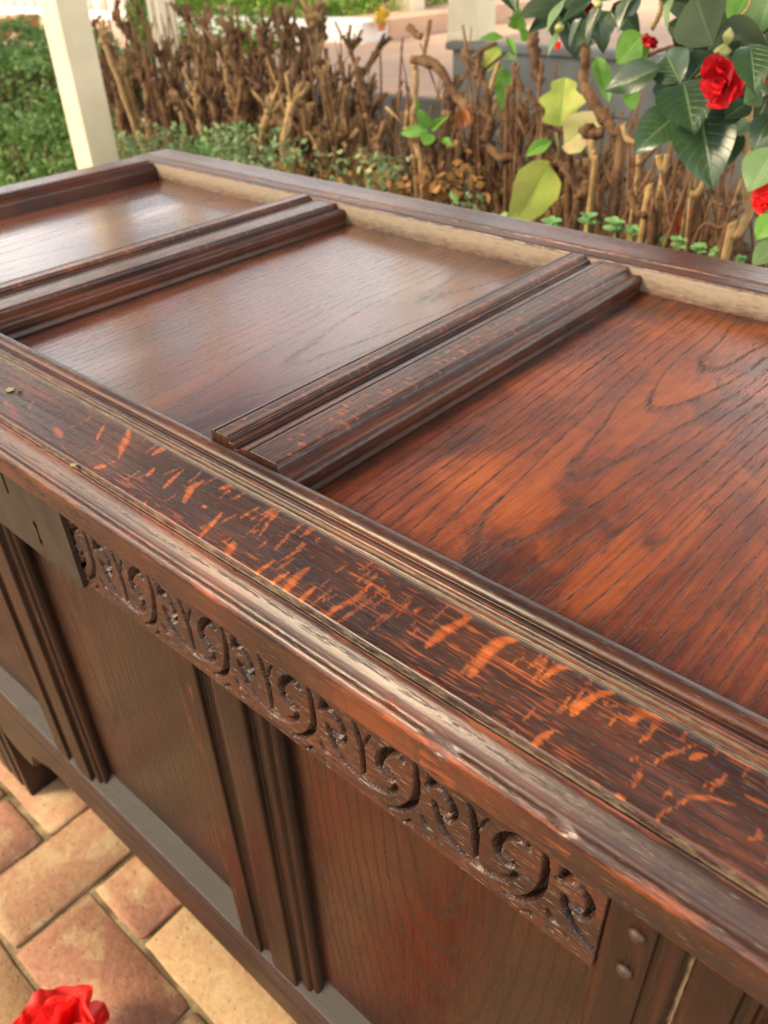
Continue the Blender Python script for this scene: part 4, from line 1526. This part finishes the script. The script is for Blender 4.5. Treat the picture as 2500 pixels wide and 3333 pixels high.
# traced shrub: long diagonal trunk
Y1 = 1.28
c = at(1600, 420, y=Y1)
s1 = thing('pruned_shrub', 'bare shrub with a thick crooked trunk slanting down to the right, before the grey wall', 'shrub', (c.x, Y1, BED), 'bare brown pruned shrubs in the bed')
traced(s1, [(1340, 195), (1385, 198), (1427, 222), (1470, 290), (1524, 350), (1583, 374), (1598, 419), (1585, 460), (1627, 512), (1705, 566)], 30, Y1, 'bark', True, 5, 1)
traced(s1, [(1350, 215), (1354, 250), (1351, 343), (1345, 420)], 20, Y1 + .02, 'bark_tan', True, 2, 2)
traced(s1, [(1555, 168), (1560, 240), (1587, 297), (1589, 372)], 26, Y1, 'bark', False, 4, 3, stubs=3)
traced(s1, [(1500, 180), (1530, 225), (1562, 275)], 17, Y1, 'bark', False, 1, 4)
traced(s1, [(1625, 205), (1605, 260), (1592, 310)], 15, Y1, 'bark_tan', False, 1, 5)
traced(s1, [(1400, 65), (1393, 110), (1385, 150), (1375, 200)], 13, Y1 + .03, 'bark', False, 3, 6)
traced(s1, [(1330, 85), (1350, 110), (1372, 120)], 22, Y1 + .03, 'bark', False, 3, 7)
twig_stuff(s1, 16, (1300, 1600), (60, 330), Y1 + .08, 8, 'bark')

Y2 = 1.22
c = at(1420, 520, y=Y2)
s2 = thing('pruned_shrub', 'squat tan stub shrub with a bright green sprig on top', 'shrub', (c.x, Y2, BED), 'bare brown pruned shrubs in the bed')
for i, (pts, w) in enumerate((([(1395, 470), (1405, 520), (1400, 580)], 34), ([(1440, 480), (1425, 540), (1430, 600)], 30), ([(1365, 500), (1378, 560), (1395, 620)], 24), ([(1455, 375), (1450, 440), (1440, 500)], 24), ([(1320, 410), (1345, 450), (1370, 520)], 20),
                              ([(1490, 460), (1480, 540), (1470, 600)], 22), ([(1215, 400), (1230, 470), (1240, 540)], 26), ([(1180, 480), (1190, 540), (1200, 600)], 24))):
    traced(s2, pts, w, Y2 + .02 * (i % 3), 'bark_tan' if i % 3 else 'bark', True, 4, 20 + i, stubs=2)
twig_stuff(s2, 26, (1180, 1500), (330, 520), Y2 + .1, 9, 'bark_red')
for i, (b, t, w) in enumerate((((1395, 425), (1300, 432), 38), ((1395, 420), (1360, 355), 40), ((1400, 430), (1380, 470), 50), ((1405, 425), (1450, 378), 26), ((1440, 455), (1470, 470), 24), ((1360, 350), (1355, 330), 18))):
    put_leaf(s2, at(*b, y=Y2 - .03), at(*t, y=Y2 - .05), w * mpp(at(*b, y=Y2)), CAM_POS - at(*b, y=Y2) + Vector((0, 0, .5)), 'round' if i < 3 else 'lance', 'fresh', i)
for i, (b, t, w) in enumerate((((1500, 350), (1485, 420), 30), ((1505, 350), (1512, 425), 26), ((1510, 352), (1530, 410), 22))):
    put_leaf(s2, at(*b, y=Y2 - .02), at(*t, y=Y2 - .03), w * mpp(at(*b, y=Y2)), CAM_POS - at(*b, y=Y2), 'lance', 'rust', i)

Y3 = 1.20
c = at(1760, 420, y=Y3)
s3 = thing('pruned_shrub', 'bare shrub holding large yellow-green leaves behind the middle of the chest', 'shrub', (c.x, Y3, BED), 'bare brown pruned shrubs in the bed')
traced(s3, [(1735, 120), (1740, 165), (1745, 240), (1765, 270)], 34, Y3 + .1, 'bark', False, 8, 31)
traced(s3, [(1680, 225), (1700, 285), (1728, 305), (1752, 370), (1765, 420)], 15, Y3, 'bark', True, 2, 32)
traced(s3, [(1650, 360), (1668, 300), (1676, 240), (1672, 205)][::-1], 16, Y3 + .08, 'bark_red', True, 1, 33)
traced(s3, [(1765, 195), (1762, 260), (1755, 330)], 13, Y3 + .05, 'bark_red', True, 1, 34)
traced(s3, [(1765, 400), (1830, 420), (1880, 440)], 22, Y3 + .02, 'bark', False, 3, 35)
traced(s3, [(1800, 520), (1835, 545), (1850, 600)], 20, Y3 + .02, 'bark', True, 3, 36)
traced(s3, [(1830, 545), (1870, 610), (1890, 680)], 17, Y3 - .02, 'bark', True, 2, 37)
traced(s3, [(1810, 430), (1818, 480), (1812, 520)], 8, Y3 - .06, 'lime_pink', False, 0, 38, name='leaf_stalk')
twig_stuff(s3, 22, (1630, 1900), (200, 560), Y3 + .12, 39, 'bark_red')
def bigleaf(parent, b, t, w, y0, y1, kind, mat, i, n=(0, 0, .35)):
    B, T = at(*b, y=y0), at(*t, y=y1)
    return put_leaf(parent, B, T, w * mpp(B), (CAM_POS - B).normalized() + Vector(n), kind, mat, i)
bigleaf(s3, (1790, 528), (1672, 735), 150, Y3 - .10, Y3 - .20, 'big', 'lime', 0, (.3, 0, .3))
bigleaf(s3, (1822, 412), (1838, 252), 128, Y3 - .06, Y3 - .05, 'lobed', 'lime', 0)
bigleaf(s3, (1832, 475), (1950, 372), 112, Y3 - .08, Y3 - .10, 'big', 'lime_pink', 1, (-.2, 0, .2))
bigleaf(s3, (1798, 458), (1705, 505), 46, Y3 - .07, Y3 - .10, 'lance', 'fresh', 1)
bigleaf(s3, (1625, 150), (1570, 235), 60, Y3 + .12, Y3 + .1, 'big', 'lime', 1)
bigleaf(s3, (1640, 215), (1632, 345), 56, Y3 + .14, Y3 + .1, 'big', 'fresh', 2)
bigleaf(s3, (1680, 95), (1690, 40), 62, Y3 + .14, Y3 + .1, 'lobed', 'fresh', 1)
bigleaf(s3, (1640, 122), (1560, 122), 26, Y3 + .14, Y3 + .12, 'lance', 'fresh', 2)
bigleaf(s3, (1650, 120), (1680, 178), 24, Y3 + .14, Y3 + .12, 'lance', 'fresh', 0)
bigleaf(s3, (1712, 135), (1700, 85), 30, Y3 + .14, Y3 + .12, 'round', 'fresh', 0)
bigleaf(s3, (1640, 190), (1680, 190), 24, Y3 + .14, Y3 + .12, 'lance', 'camellia_pale', 0)

Y4 = 1.10
c = at(1950, 420, y=Y4)
s4 = thing('pruned_shrub', 'bare shrub with one rough thick upright stem left of the camellia leaves', 'shrub', (c.x, Y4, BED), 'bare brown pruned shrubs in the bed')
traced(s4, [(1904, 132), (1907, 200), (1900, 270), (1934, 330), (1961, 380), (2003, 432), (2020, 500)], 36, Y4, 'bark', True, 4, 41)
traced(s4, [(1925, 455), (1928, 520), (1930, 585)], 24, Y4 - .03, 'bark_tan', True, 1, 42)
traced(s4, [(1905, 430), (1930, 438), (1965, 430)], 34, Y4, 'bark', False, 5, 43)
traced(s4, [(1910, 590), (1905, 640), (1880, 690)], 28, Y4, 'bark', True, 2, 44)
traced(s4, [(2030, 410), (2040, 450), (2070, 465)], 18, Y4 - .03, 'bark_tan', False, 2, 45)
twig_stuff(s4, 24, (1900, 2080), (330, 640), Y4 + .1, 46, 'bark_red')

Y5 = 1.0
c = at(2120, 620, y=Y5)
s5 = thing('pruned_shrub', 'forked tan stub shrub with reddish twigs behind the near half of the chest', 'shrub', (c.x, Y5, BED), 'bare brown pruned shrubs in the bed')
traced(s5, [(2082, 480), (2077, 540), (2070, 600)], 18, Y5, 'bark_tan', True, 2, 51)
traced(s5, [(2146, 506), (2156, 555), (2150, 640), (2140, 740)], 25, Y5 - .03, 'bark_tan', True, 2, 52)
traced(s5, [(2172, 502), (2166, 540), (2158, 570)], 18, Y5 - .03, 'bark_tan', False, 0, 53)
traced(s5, [(2045, 625), (2068, 670), (2090, 700), (2122, 760)], 30, Y5 - .05, 'bark', True, 4, 54)
traced(s5, [(2105, 640), (2104, 680)], 24, Y5 - .05, 'bark_tan', True, 0, 55)
traced(s5, [(2242, 545), (2250, 590), (2240, 625)], 14, Y5, 'bark_tan', True, 0, 56)
traced(s5, [(2298, 578), (2262, 640), (2230, 705)], 21, Y5 - .04, 'bark_tan', True, 0, 57)
traced(s5, [(2388, 532), (2330, 590), (2280, 650)], 16, Y5, 'bark', True, 0, 58)
traced(s5, [(2205, 615), (2225, 660), (2232, 700)], 13, Y5, 'bark_tan', True, 0, 59)
traced(s5, [(2430, 650), (2360, 685), (2290, 740)], 11, Y5 - .05, 'bark_red', True, 0, 60)
traced(s5, [(2460, 660), (2390, 700), (2350, 740), (2250, 810)], 12, Y5 - .06, 'bark_red', True, 0, 61)
twig_stuff(s5, 70, (2050, 2480), (480, 680), Y5 + .03, 62, 'bark_red', .09, (.0010, .0028))
twig_stuff(s5, 9, (2150, 2480), (560, 720), Y5 + .02, 63, 'bark_tan', .09, (.0015, .0036))

# ------------------------------------------------------------------ camellia with glossy leaves, red flowers and buds
YC = .80
c = at(2400, 500, y=YC + .04)
cam_bush = thing('camellia_bush', 'camellia with large glossy dark green leaves at the right, overhanging the bed', 'bush', (c.x, YC + .04, BED))
CL = [  # base px, tip px, width px, depth at base, depth at tip, normal tweak, mesh, material
    ((2147, 222), (1962, 294), 82, 0, -.02, (0, .0, .6), 0, 'camellia'), ((2213, 270), (2155, 152), 102, 0, .04, (-.5, 0, .5), 1, 'camellia'),
    ((2235, 268), (2325, 165), 92, .01, .05, (.2, 0, .3), 0, 'camellia'), ((2223, 268), (2257, 408), 150, 0, -.06, (0, -.2, .7), 1, 'camellia'),
    ((2212, 365), (2064, 486), 112, .0, -.05, (-.2, 0, .5), 1, 'camellia'), ((2277, 362), (2318, 586), 150, .0, -.05, (.1, -.3, .2), 2, 'camellia'),
    ((2310, 380), (2312, 580), 168, .03, -.01, (.4, 0, .1), 1, 'camellia'), ((2160, 245), (2180, 330), 70, .02, .02, (-.6, 0, .2), 0, 'camellia'),
    ((2262, -28), (2316, 148), 172, -.06, -.08, (.1, -.2, -.9), 0, 'camellia_back'), ((2345, 95), (2495, 172), 92, .01, -.03, (0, 0, .1), 2, 'camellia_back'),
    ((2440, 145), (2462, 288), 96, -.12, -.16, (.1, 0, .5), 1, 'camellia'), ((2438, 330), (2358, 386), 66, .01, -.02, (.1, 0, .9), 0, 'camellia'),
    ((2520, 372), (2446, 478), 72, -.02, -.05, (-.3, 0, .6), 3, 'camellia'), ((2525, 478), (2436, 622), 108, -.05, -.08, (-.2, 0, .8), 0, 'camellia_pale'),
    ((2525, 700), (2462, 778), 62, -.08, -.10, (0, 0, .8), 1, 'fresh'), ((2545, 790), (2450, 862), 74, -.10, -.13, (-.1, 0, 1), 0, 'camellia_pale'),
    ((1850, -15), (1772, 112), 62, .05, .02, (-1, .2, .1), 0, 'camellia_pale'), ((1935, -10), (1822, 76), 44, .04, .0, (-.5, 0, .9), 0, 'camellia'),
    ((1895, 55), (1846, 150), 34, .03, .02, (-1, 0, .2), 1, 'camellia'), ((1915, 55), (1880, 152), 28, .03, .02, (1, 0, .2), 0, 'camellia_pale'),
    ((1958, 10), (1903, 142), 44, .03, .01, (-.8, 0, .3), 1, 'camellia'), ((1948, 65), (1970, 172), 46, .02, .02, (.5, 0, 0), 2, 'camellia'),
    ((1832, 88), (1778, 188), 26, .05, .03, (-.9, 0, .3), 0, 'camellia_pale'), ((2062, -25), (2008, 104), 52, .02, .0, (-.6, 0, .3), 0, 'camellia'),
    ((2085, -14), (2028, 68), 28, .01, .0, (.8, 0, .3), 1, 'camellia'), ((2192, -14), (2163, 88), 30, .02, .0, (-1, 0, .4), 1, 'camellia_pale'),
    ((2262, 165), (2205, 115), 40, .06, .03, (-.4, 0, .6), 0, 'camellia_pale'), ((2440, -28), (2378, 84), 84, .04, .02, (.2, 0, .2), 0, 'fresh'),
    ((2515, -30), (2462, 108), 84, .03, .02, (-.3, 0, .3), 3, 'camellia_pale'), ((2095, 112), (2004, 205), 84, .16, .14, (.0, 0, .5), 1, 'fresh'),
    ((2110, 110), (2095, 200), 24, .14, .13, (.9, 0, .3), 0, 'fresh'), ((1940, 185), (1985, 330), 44, .18, .16, (.3, 0, .3), 0, 'fresh'),
    ((2480, 300), (2420, 330), 70, .0, -.01, (0, 0, .8), 1, 'camellia_pale'), ((2440, 395), (2380, 440), 40, .02, 0, (.6, 0, .2), 0, 'camellia_pale'),
    ((2330, 175), (2410, 110), 90, .05, .06, (0, 0, 0), 1, 'camellia_back'), ((2400, 100), (2500, 60), 90, .08, .06, (0, 0, .2), 2, 'camellia_back'),
    ((2350, 20), (2420, 130), 110, .08, .06, (.2, 0, .2), 0, 'camellia_back'), ((2470, 90), (2520, 190), 90, .07, .05, (.1, 0, .3), 1, 'camellia'),
    ((2500, 220), (2440, 330), 80, .06, .04, (0, 0, .5), 2, 'camellia'), ((2390, 230), (2330, 330), 90, .05, .04, (0, 0, .3), 0, 'camellia'),
    ((2250, 560), (2290, 500), 30, .02, .02, (.3, 0, .2), 0, 'camellia'), ((2030, 330), (2080, 300), 60, .12, .12, (.3, 0, .2), 0, 'fresh'),
]
for i, (b, t, w, d0, d1, nn, k, mt) in enumerate(CL):
    B, T = at(*b, y=YC + d0), at(*t, y=YC + d1)
    put_leaf(cam_bush, B, T, w * mpp(B) * 1.28, (CAM_POS - B).normalized() + Vector(nn), 'cam', mt, k)
# dark leaves deeper in the crown
r = random.Random(78)
for i in range(46):
    px, py = (r.uniform(2230, 2530), r.uniform(-60, 330)) if i < 36 else (r.uniform(1800, 2010), r.uniform(-60, 60))
    a = at(px, py, y=YC + r.uniform(.07, .20))
    d = Vector((r.uniform(-1, 1), r.uniform(-.6, .3), r.uniform(-1.2, .1))).normalized()
    put_leaf(cam_bush, a, a + d * r.uniform(.045, .065), r.uniform(.026, .036), (CAM_POS - a).normalized() + Vector((r.uniform(-.7, .7), 0, r.uniform(-.2, .8))), 'cam', 'camellia' if r.random() < .6 else 'camellia_back', i)
# the crown goes on above the frame
r = random.Random(77)
for i in range(170):
    a = Vector((r.gauss(.78, .30), r.gauss(1.02, .20), r.uniform(.20, .62)))
    if a.x < .28 and a.z < .3:
        a.z += .15
    d = Vector((r.uniform(-1, 1), r.uniform(-1, .6), r.uniform(-.9, .1))).normalized()
    put_leaf(cam_bush, a, a + d * r.uniform(.05, .085), r.uniform(.030, .045), Vector((r.uniform(-.6, .6), -.5, 1)), 'cam', 'camellia' if r.random() < .8 else 'camellia_pale', i)
def branch(pts, w, y, mat, seed, down=False):
    traced(cam_bush, pts, w, y, mat, down, 1, seed, name='branch')
branch([(2450, -20), (2435, 25), (2410, 55), (2405, 95)], 10, YC + .0, 'bark_tan', 81)
branch([(2150, -20), (2152, 30), (2135, 70), (2120, 95)], 16, YC + .1, 'bark_tan', 82)
branch([(2432, 330), (2433, 430), (2428, 560), (2432, 650), (2440, 690), (2395, 770), (2370, 800)], 33, YC + .06, 'bark_tan', 83, True)
branch([(2395, 395), (2425, 415), (2450, 420)], 10, YC + .02, 'bark', 84)
branch([(2040, 225), (2110, 180), (2190, 150), (2230, 140)], 12, YC + .14, 'bark', 85)
branch([(2200, 262), (2235, 262), (2300, 230), (2370, 190)], 9, YC + .02, 'bark', 86)
branch([(2440, -40), (2400, 60), (2420, 200), (2432, 340)], 18, YC + .10, 'bark', 87)

def bud(px, py, w, h, y, label):
    p = at(px, py, y=y)
    s = mpp(p)
    V, F = [], []
    n_ = 8
    path = [p + Vector((0, 0, (t - .5) * h * s)) for t in np.linspace(0, 1, n_)]
    rad = [max(.0004, math.sin(math.pi * min(.98, max(.03, t)) ** 1.1) * w * .5 * s) for t in np.linspace(0, 1, n_)]
    tube_data(path, rad, 10, .03, 1, V, F)
    obj('bud', new_mesh('bud', V, F), M['bud'], cam_bush)
bud(2371, 120, 36, 54, YC - .02, '')
bud(2352, 170, 56, 50, YC - .02, '')
bud(2400, 172, 26, 34, YC, '')
bud(1820, 90, 34, 40, YC + .03, '')
bud(2345, 322, 28, 22, YC - .03, '')
bud(1948, 16, 30, 34, YC + .03, '')

FG = 'red camellia flowers'
def cflower(px, py, wpx, y, axis, label, mat, seed, wh=((7, 1.0, 12), (6, .85, 40), (5, .6, 66))):
    p = at(px, py, y=y)
    return flower('camellia_flower', label, p, wpx * .5 * mpp(p), axis, mat, FG, seed, wh)
f = cflower(2366, 258, 172, YC - .05, (-.25, -.93, -.1), 'largest red camellia flower, open among glossy leaves at the right', 'petal_dark', 3, ((6, 1.0, -4), (5, .82, 20), (4, .6, 48)))
cflower(2122, 120, 68, YC + .12, (-.1, -.5, -.8), 'small red camellia flower hanging over the shaded porch floor', 'petal_dark', 4)
cflower(1915, 32, 60, YC + .04, (.5, -.8, .3), 'red half-open camellia flower near the top edge, between narrow leaves', 'petal_dark', 5, ((5, 1.0, 45), (5, .8, 70)))
cflower(1825, 138, 46, YC + .06, (-.4, -.6, -.6), 'thin sliver of a red camellia bud under the narrow leaves', 'petal', 6, ((4, 1.0, 72),))
cflower(1918, 130, 40, YC + .07, (.2, -.6, .7), 'little dark red flower above the thick rough stem', 'petal_dark', 7, ((5, 1.0, 30), (4, .7, 60)))
cflower(2515, 185, 60, YC - .02, (-.5, -.8, .2), 'red flower cut by the right edge, above the leaf that hides it', 'petal', 8)
cflower(2486, 248, 54, YC - .02, (.2, -.9, .1), 'red flower peeping out behind the leaf on the largest flower', 'petal_dark', 12)
cflower(2515, 648, 130, YC - .06, (-.5, -.8, .2), 'red flower with orange centre at the right edge above the chest', 'petal', 9)
q = at(2222, 738, y=1.12)
flower('camellia_flower', 'red flower lying among twigs in the bed behind the chest', q, 62 * mpp(q), (0, -.5, .8), 'petal', FG, 10)

# the fallen flower on the bricks
flower('fallen_flower', 'bright red camellia flower fallen on the brick floor in front of the chest', (.500, -.124, FLOOR + .030), .062, (-.2, .15, 1), 'petal', None, 22,
       ((5, 1.0, 12), (5, .95, 40), (3, .8, 66)))
flower('fallen_flower', 'red camellia flower on the bricks before the right-hand panel of the chest', (.735, -.130, FLOOR + .028), .060, (.1, .1, 1), 'petal', None, 25,
       ((7, 1.0, 8), (6, .9, 34), (5, .7, 58)))

# ------------------------------------------------------------------ low plants, litter, hedges
def stems_for(parent, c, rad, h, n_, seed, mat='bark'):
    r = random.Random(seed)
    V, F = [], []
    for _ in range(n_):
        b = Vector((c[0] + r.uniform(-rad, rad) * .4, c[1] + r.uniform(-rad, rad) * .4, c[2] - .02))
        t = Vector((c[0] + r.uniform(-rad, rad) * .8, c[1] + r.uniform(-rad, rad) * .8, c[2] + h * r.uniform(.6, .95)))
        tube_data([b, (b + t) * .5 + Vector((r.uniform(-.01, .01), 0, 0)), t], [.003, .0025, .0015], 5, 0, 1, V, F)
    obj('stems', new_mesh('stems', V, F), M[mat], parent)

def low_plant(label, px, py, y, rad, n_, size, mat, seed, group='low leafy plants behind the chest'):
    r = np.random.default_rng(seed)
    top = at(px, py, y=y)
    bed = BED if top.x > -1.2 else FLOOR + .05
    h = max(.06, top.z - bed)
    o = thing('low_plant', label, 'plant', (top.x, y, bed), group)
    k = 9
    cx = r.normal(0, rad * .5, (k, 2))
    which = r.integers(0, k, n_)
    f_ = r.random(n_) ** .6
    pts = np.zeros((n_, 3))
    spr = r.normal(0, rad * .22, (n_, 2))
    hh = h * r.uniform(.72, 1.05, k)
    pts[:, 0] = top.x + cx[which, 0] * (.5 + .5 * f_) + spr[:, 0]
    pts[:, 1] = y + cx[which, 1] * (.5 + .5 * f_) * .7 + spr[:, 1] * .7
    pts[:, 2] = bed + hh[which] * f_
    leaf_cloud('foliage', pts, size, M[mat], o, seed)
    stems_for(o, (top.x, y, bed), rad, h, 12, seed)
    return o

low_plant('grey-green leafy plant beside the cream post at the chest corner', 430, 395, 1.30, .14, 1500, .017, 'sage', 1)
low_plant('green leafy plant behind the far back corner of the chest lid', 560, 430, 1.22, .15, 1700, .017, 'sage', 2)
low_plant('bushy green plant at the foot of the shrub before the sunlit hedge', 700, 425, 1.25, .13, 1400, .016, 'mint', 3)
low_plant('pale green plant with long leaves under the knobbly shrub', 800, 430, 1.15, .12, 1300, .017, 'sage', 4)
low_plant('small upright sage-green plant between the stub shrubs', 925, 470, 1.15, .08, 700, .014, 'sage', 5)
low_plant('blue-green weed before the stub shrub with the rust leaf', 1080, 530, 1.12, .11, 800, .016, 'sage', 6)
low_plant('blue-green weed left of the bright green sprig', 1260, 500, 1.14, .08, 420, .016, 'sage', 7)
low_plant('low green weed right of the squat tan stubs', 1560, 640, 1.05, .07, 260, .018, 'mint', 8)
low_plant('dark green tuft beside the long slanting trunk', 1540, 610, 1.1, .06, 200, .016, 'sage', 9)

def seedling(label, px, py, w, seed):
    """rosette of soft rounded leaves on a short stalk"""
    r = random.Random(seed)
    y = .93 + r.uniform(-.07, .10)
    p = at(px, py + r.uniform(-8, 10), y=y)
    s = w * mpp(p) * r.uniform(.8, 1.2)
    o = thing('seedling', label, 'seedling', (p.x, y, BED), 'bright green seedlings along the back of the chest')
    V, F = tube_data([Vector((p.x, y, BED - .01)), Vector((p.x + .004, y, (BED + p.z) / 2)), p], [.002, .0018, .0012], 6)
    obj('stalk', new_mesh('stalk', V, F), M['fresh'], o)
    for k in range(2):
        pz = p + Vector((0, 0, -k * s * .35))
        for i in range(5):
            a = i * 2 * math.pi / 5 + k * .6 + r.uniform(-.25, .25)
            d = Vector((math.cos(a), math.sin(a), r.uniform(.1, .7) - k * .12)).normalized()
            put_leaf(o, pz, pz + d * s * r.uniform(.55, .75) * (1 + .10 * k), s * r.uniform(.42, .55), Vector((0, 0, 1)) + d * -.3 + Vector((0, -.4, 0)), 'round', 'seed', i)
M['seed'] = leaf_mat('seedling_leaf', (.16, .36, .11), (.26, .48, .18), (.30, .52, .24), .5, .35, .3, .2)
seedling('green seedling farthest along the lid, beside the big yellow leaf', 1800, 715, 50, 1)
seedling('tallest bright green seedling behind the second lid muntin', 1915, 700, 66, 2)
seedling('green seedling just right of the tallest one', 2005, 728, 62, 3)
seedling('small leaning seedling at the foot of the knobbly stub', 2058, 752, 44, 4)
seedling('pale seedling left of the red flower in the twigs', 2125, 775, 40, 5)
seedling('star-shaped seedling in front of the red flower in the twigs', 2178, 775, 54, 6)
seedling('broad seedling touching the lid right of the star-shaped one', 2212, 792, 46, 7)
seedling('seedling with upright leaves beside the slanting tan stick', 2275, 795, 52, 8)
seedling('round seedling left of the camellia trunk', 2335, 822, 52, 9)
seedling('nearest tiny seedling by the camellia trunk', 2410, 842, 30, 10)

r_ = np.random.default_rng(5)
n_ = 2600
pts = np.stack([r_.uniform(-1.0, .9, n_), r_.uniform(.75, 1.9, n_), np.zeros(n_)], 1)
pts[:, 2] = BED + r_.uniform(.0, .05, n_) + .02
leaf_cloud('leaf_litter', pts, .03, M['litter'], None, 6, 'stuff', .2)
# litter caught among the stubs just behind the lid
n_ = 230
c0 = [at(px, py, y=1.12) for px, py in ((960, 575), (1130, 600), (1180, 620), (1260, 610), (1360, 620), (1410, 640), (1480, 620), (1830, 690), (1500, 590))]
idx = r_.integers(0, len(c0), n_)
pts = np.array([[v.x, v.y, v.z] for v in c0])[idx] + r_.normal(0, 1, (n_, 3)) * [.035, .04, .018]
leaf_cloud('caught_litter', pts, .020, M['litter'], None, 8, 'stuff', .5)

def hedge(name, label, box, n_, size, mat, seed, lumps=.08, brown=None):
    x0, x1, y0, y1, z0, z1 = box
    r = np.random.default_rng(seed)
    o = thing(name, label, 'hedge', ((x0 + x1) / 2, (y0 + y1) / 2, z0))
    # points in a shell near the rounded surface
    u = r.uniform(-1, 1, (n_, 3))
    k = r.integers(0, 3, n_)
    sg = np.where(r.random(n_) < .5, -1.0, 1.0)
    sg = np.where(k == 2, 1.0, sg)
    u[np.arange(n_), k] = sg * r.uniform(.80, 1.0, n_)
    nrm = (np.abs(u) ** 5).sum(1) ** (1 / 5)
    u = u / np.maximum(nrm, .78)[:, None] * np.minimum(nrm, 1.0)[:, None]
    c = np.array([(x0 + x1) / 2, (y0 + y1) / 2, (z0 + z1) / 2])
    hs = np.array([(x1 - x0) / 2, (y1 - y0) / 2, (z1 - z0) / 2])
    P = c + u * hs
    lump = (vnoise(P[:, 0] * 7, P[:, 1] * 7 + P[:, 2] * 5, seed) - .5) * lumps * 2 + (vnoise(P[:, 0] * 19, P[:, 2] * 19 + P[:, 1] * 11, seed + 1) - .5) * lumps
    P = P + u * lump[:, None]
    P[:, 2] = np.maximum(P[:, 2], z0)
    if brown is None:
        leaf_cloud('foliage', P, size, M[mat], o, seed)
    else:
        w = vnoise(P[:, 0] * 4, P[:, 2] * 4, 5) + brown(P)
        leaf_cloud('foliage', P[w < 1.0], size, M[mat], o, seed)
        leaf_cloud('dead_patch', P[w >= 1.0], size, M['dead'], o, seed + 1)
    # dense dark twiggy heart
    V, F = [], []
    rr = random.Random(seed)
    for _ in range(140):
        b = Vector((rr.uniform(x0 + .1, x1 - .1), rr.uniform(y0 + .08, y1 - .08), z0))
        t = Vector((b.x + rr.uniform(-.15, .15), b.y + rr.uniform(-.12, .12), z1 - rr.uniform(.04, .2) * (z1 - z0)))
        tube_data([b, (b + t) * .5 + Vector((rr.uniform(-.04, .04), 0, 0)), t], [.006, .005, .003], 5, .1, 1, V, F)
    obj('branches', new_mesh('branches', V, F), M['bark'], o, kind='stuff')
    return o

hedge('box_hedge', 'shaded low green hedge left of the cream post, browned near the brick path', (-5.2, -2.40, 1.88, 2.55, FLOOR, -.19), 34000, .030, 'hedge', 31, .09,
      lambda P: np.where((P[:, 2] < -.45) & (P[:, 0] > -3.6), .45, 0.05) + np.where(P[:, 1] < 2.1, .1, -.1))
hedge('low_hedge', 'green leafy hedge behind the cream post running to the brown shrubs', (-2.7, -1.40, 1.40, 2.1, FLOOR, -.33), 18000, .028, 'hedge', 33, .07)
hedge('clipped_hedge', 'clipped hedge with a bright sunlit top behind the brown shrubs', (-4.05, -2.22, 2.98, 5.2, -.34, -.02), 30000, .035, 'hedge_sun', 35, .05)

# left background: balustrade and terracotta pots in the sun
bal = thing('balustrade', 'white balustrade with turned pickets at the far top left', 'balustrade', (-8.0, 4.6, -.33))
B0 = at(-60, 45, y=4.6)
z0 = -.31
x0 = B0.x
obj('rail', box_mesh('rail', x0 - 2, x0 + 3.2, 4.56, 4.64, z0 - .02, z0 + .05, .01), M['white'], bal)
obj('rail', box_mesh('rail', x0 - 2, x0 + 3.2, 4.56, 4.64, z0 + .70, z0 + .78, .01), M['white'], bal)
for i in range(26):
    x = x0 - 1.9 + i * .2
    V, F = tube_data([Vector((x, 4.6, z0 + .05 + .65 * t)) for t in (0, .08, .2, .35, .5, .7, .85, 1)], [.03, .03, .045, .05, .035, .022, .03, .03], 8)
    obj('picket', new_mesh('picket', V, F), M['white'], bal)
def pot(label, px, py, wpx, y, flat=1.0):
    p = at(px, py, y=y)
    s = wpx * mpp(p)
    o = thing('terracotta_pot', label, 'pot', (p.x, y, p.z), 'terracotta pots in the sunny yard')
    V, F = tube_data([p + Vector((0, 0, s * flat * t)) for t in (0, .05, .4, .78, .79, .95, .96, .8)], [s * .30, s * .33, s * .42, s * .48, s * .54, s * .54, s * .46, s * .40], 20)
    obj('pot_body', new_mesh('pot_body', V, F), M['terracotta'], o)
    return o
pot('dark terracotta bowl beside the balustrade at the left edge', 10, 122, 90, 3.15, .6)
pot('broad terracotta pot in full sun left of the cream post', 95, 128, 95, 3.1, .75)
pp = pot('small terracotta pot with yellow flowers at the end of the white kerb', 1243, 100, 36, 3.12, .8)
n_ = 160
c = Vector(pp.location)
s = 36 * mpp(c)
pts = np.array([c.x, c.y, c.z + s * 1.0]) + r_.normal(0, 1, (n_, 3)) * [s * .35, s * .3, s * .3]
M['yellow'] = cloud_mat('yellow_bloom', (.60, .38, .03), (.7, .5, .06), (.2, .3, .05), .6, .3)
leaf_cloud('blossoms', pts, s * .4, M['yellow'], pp, 4)
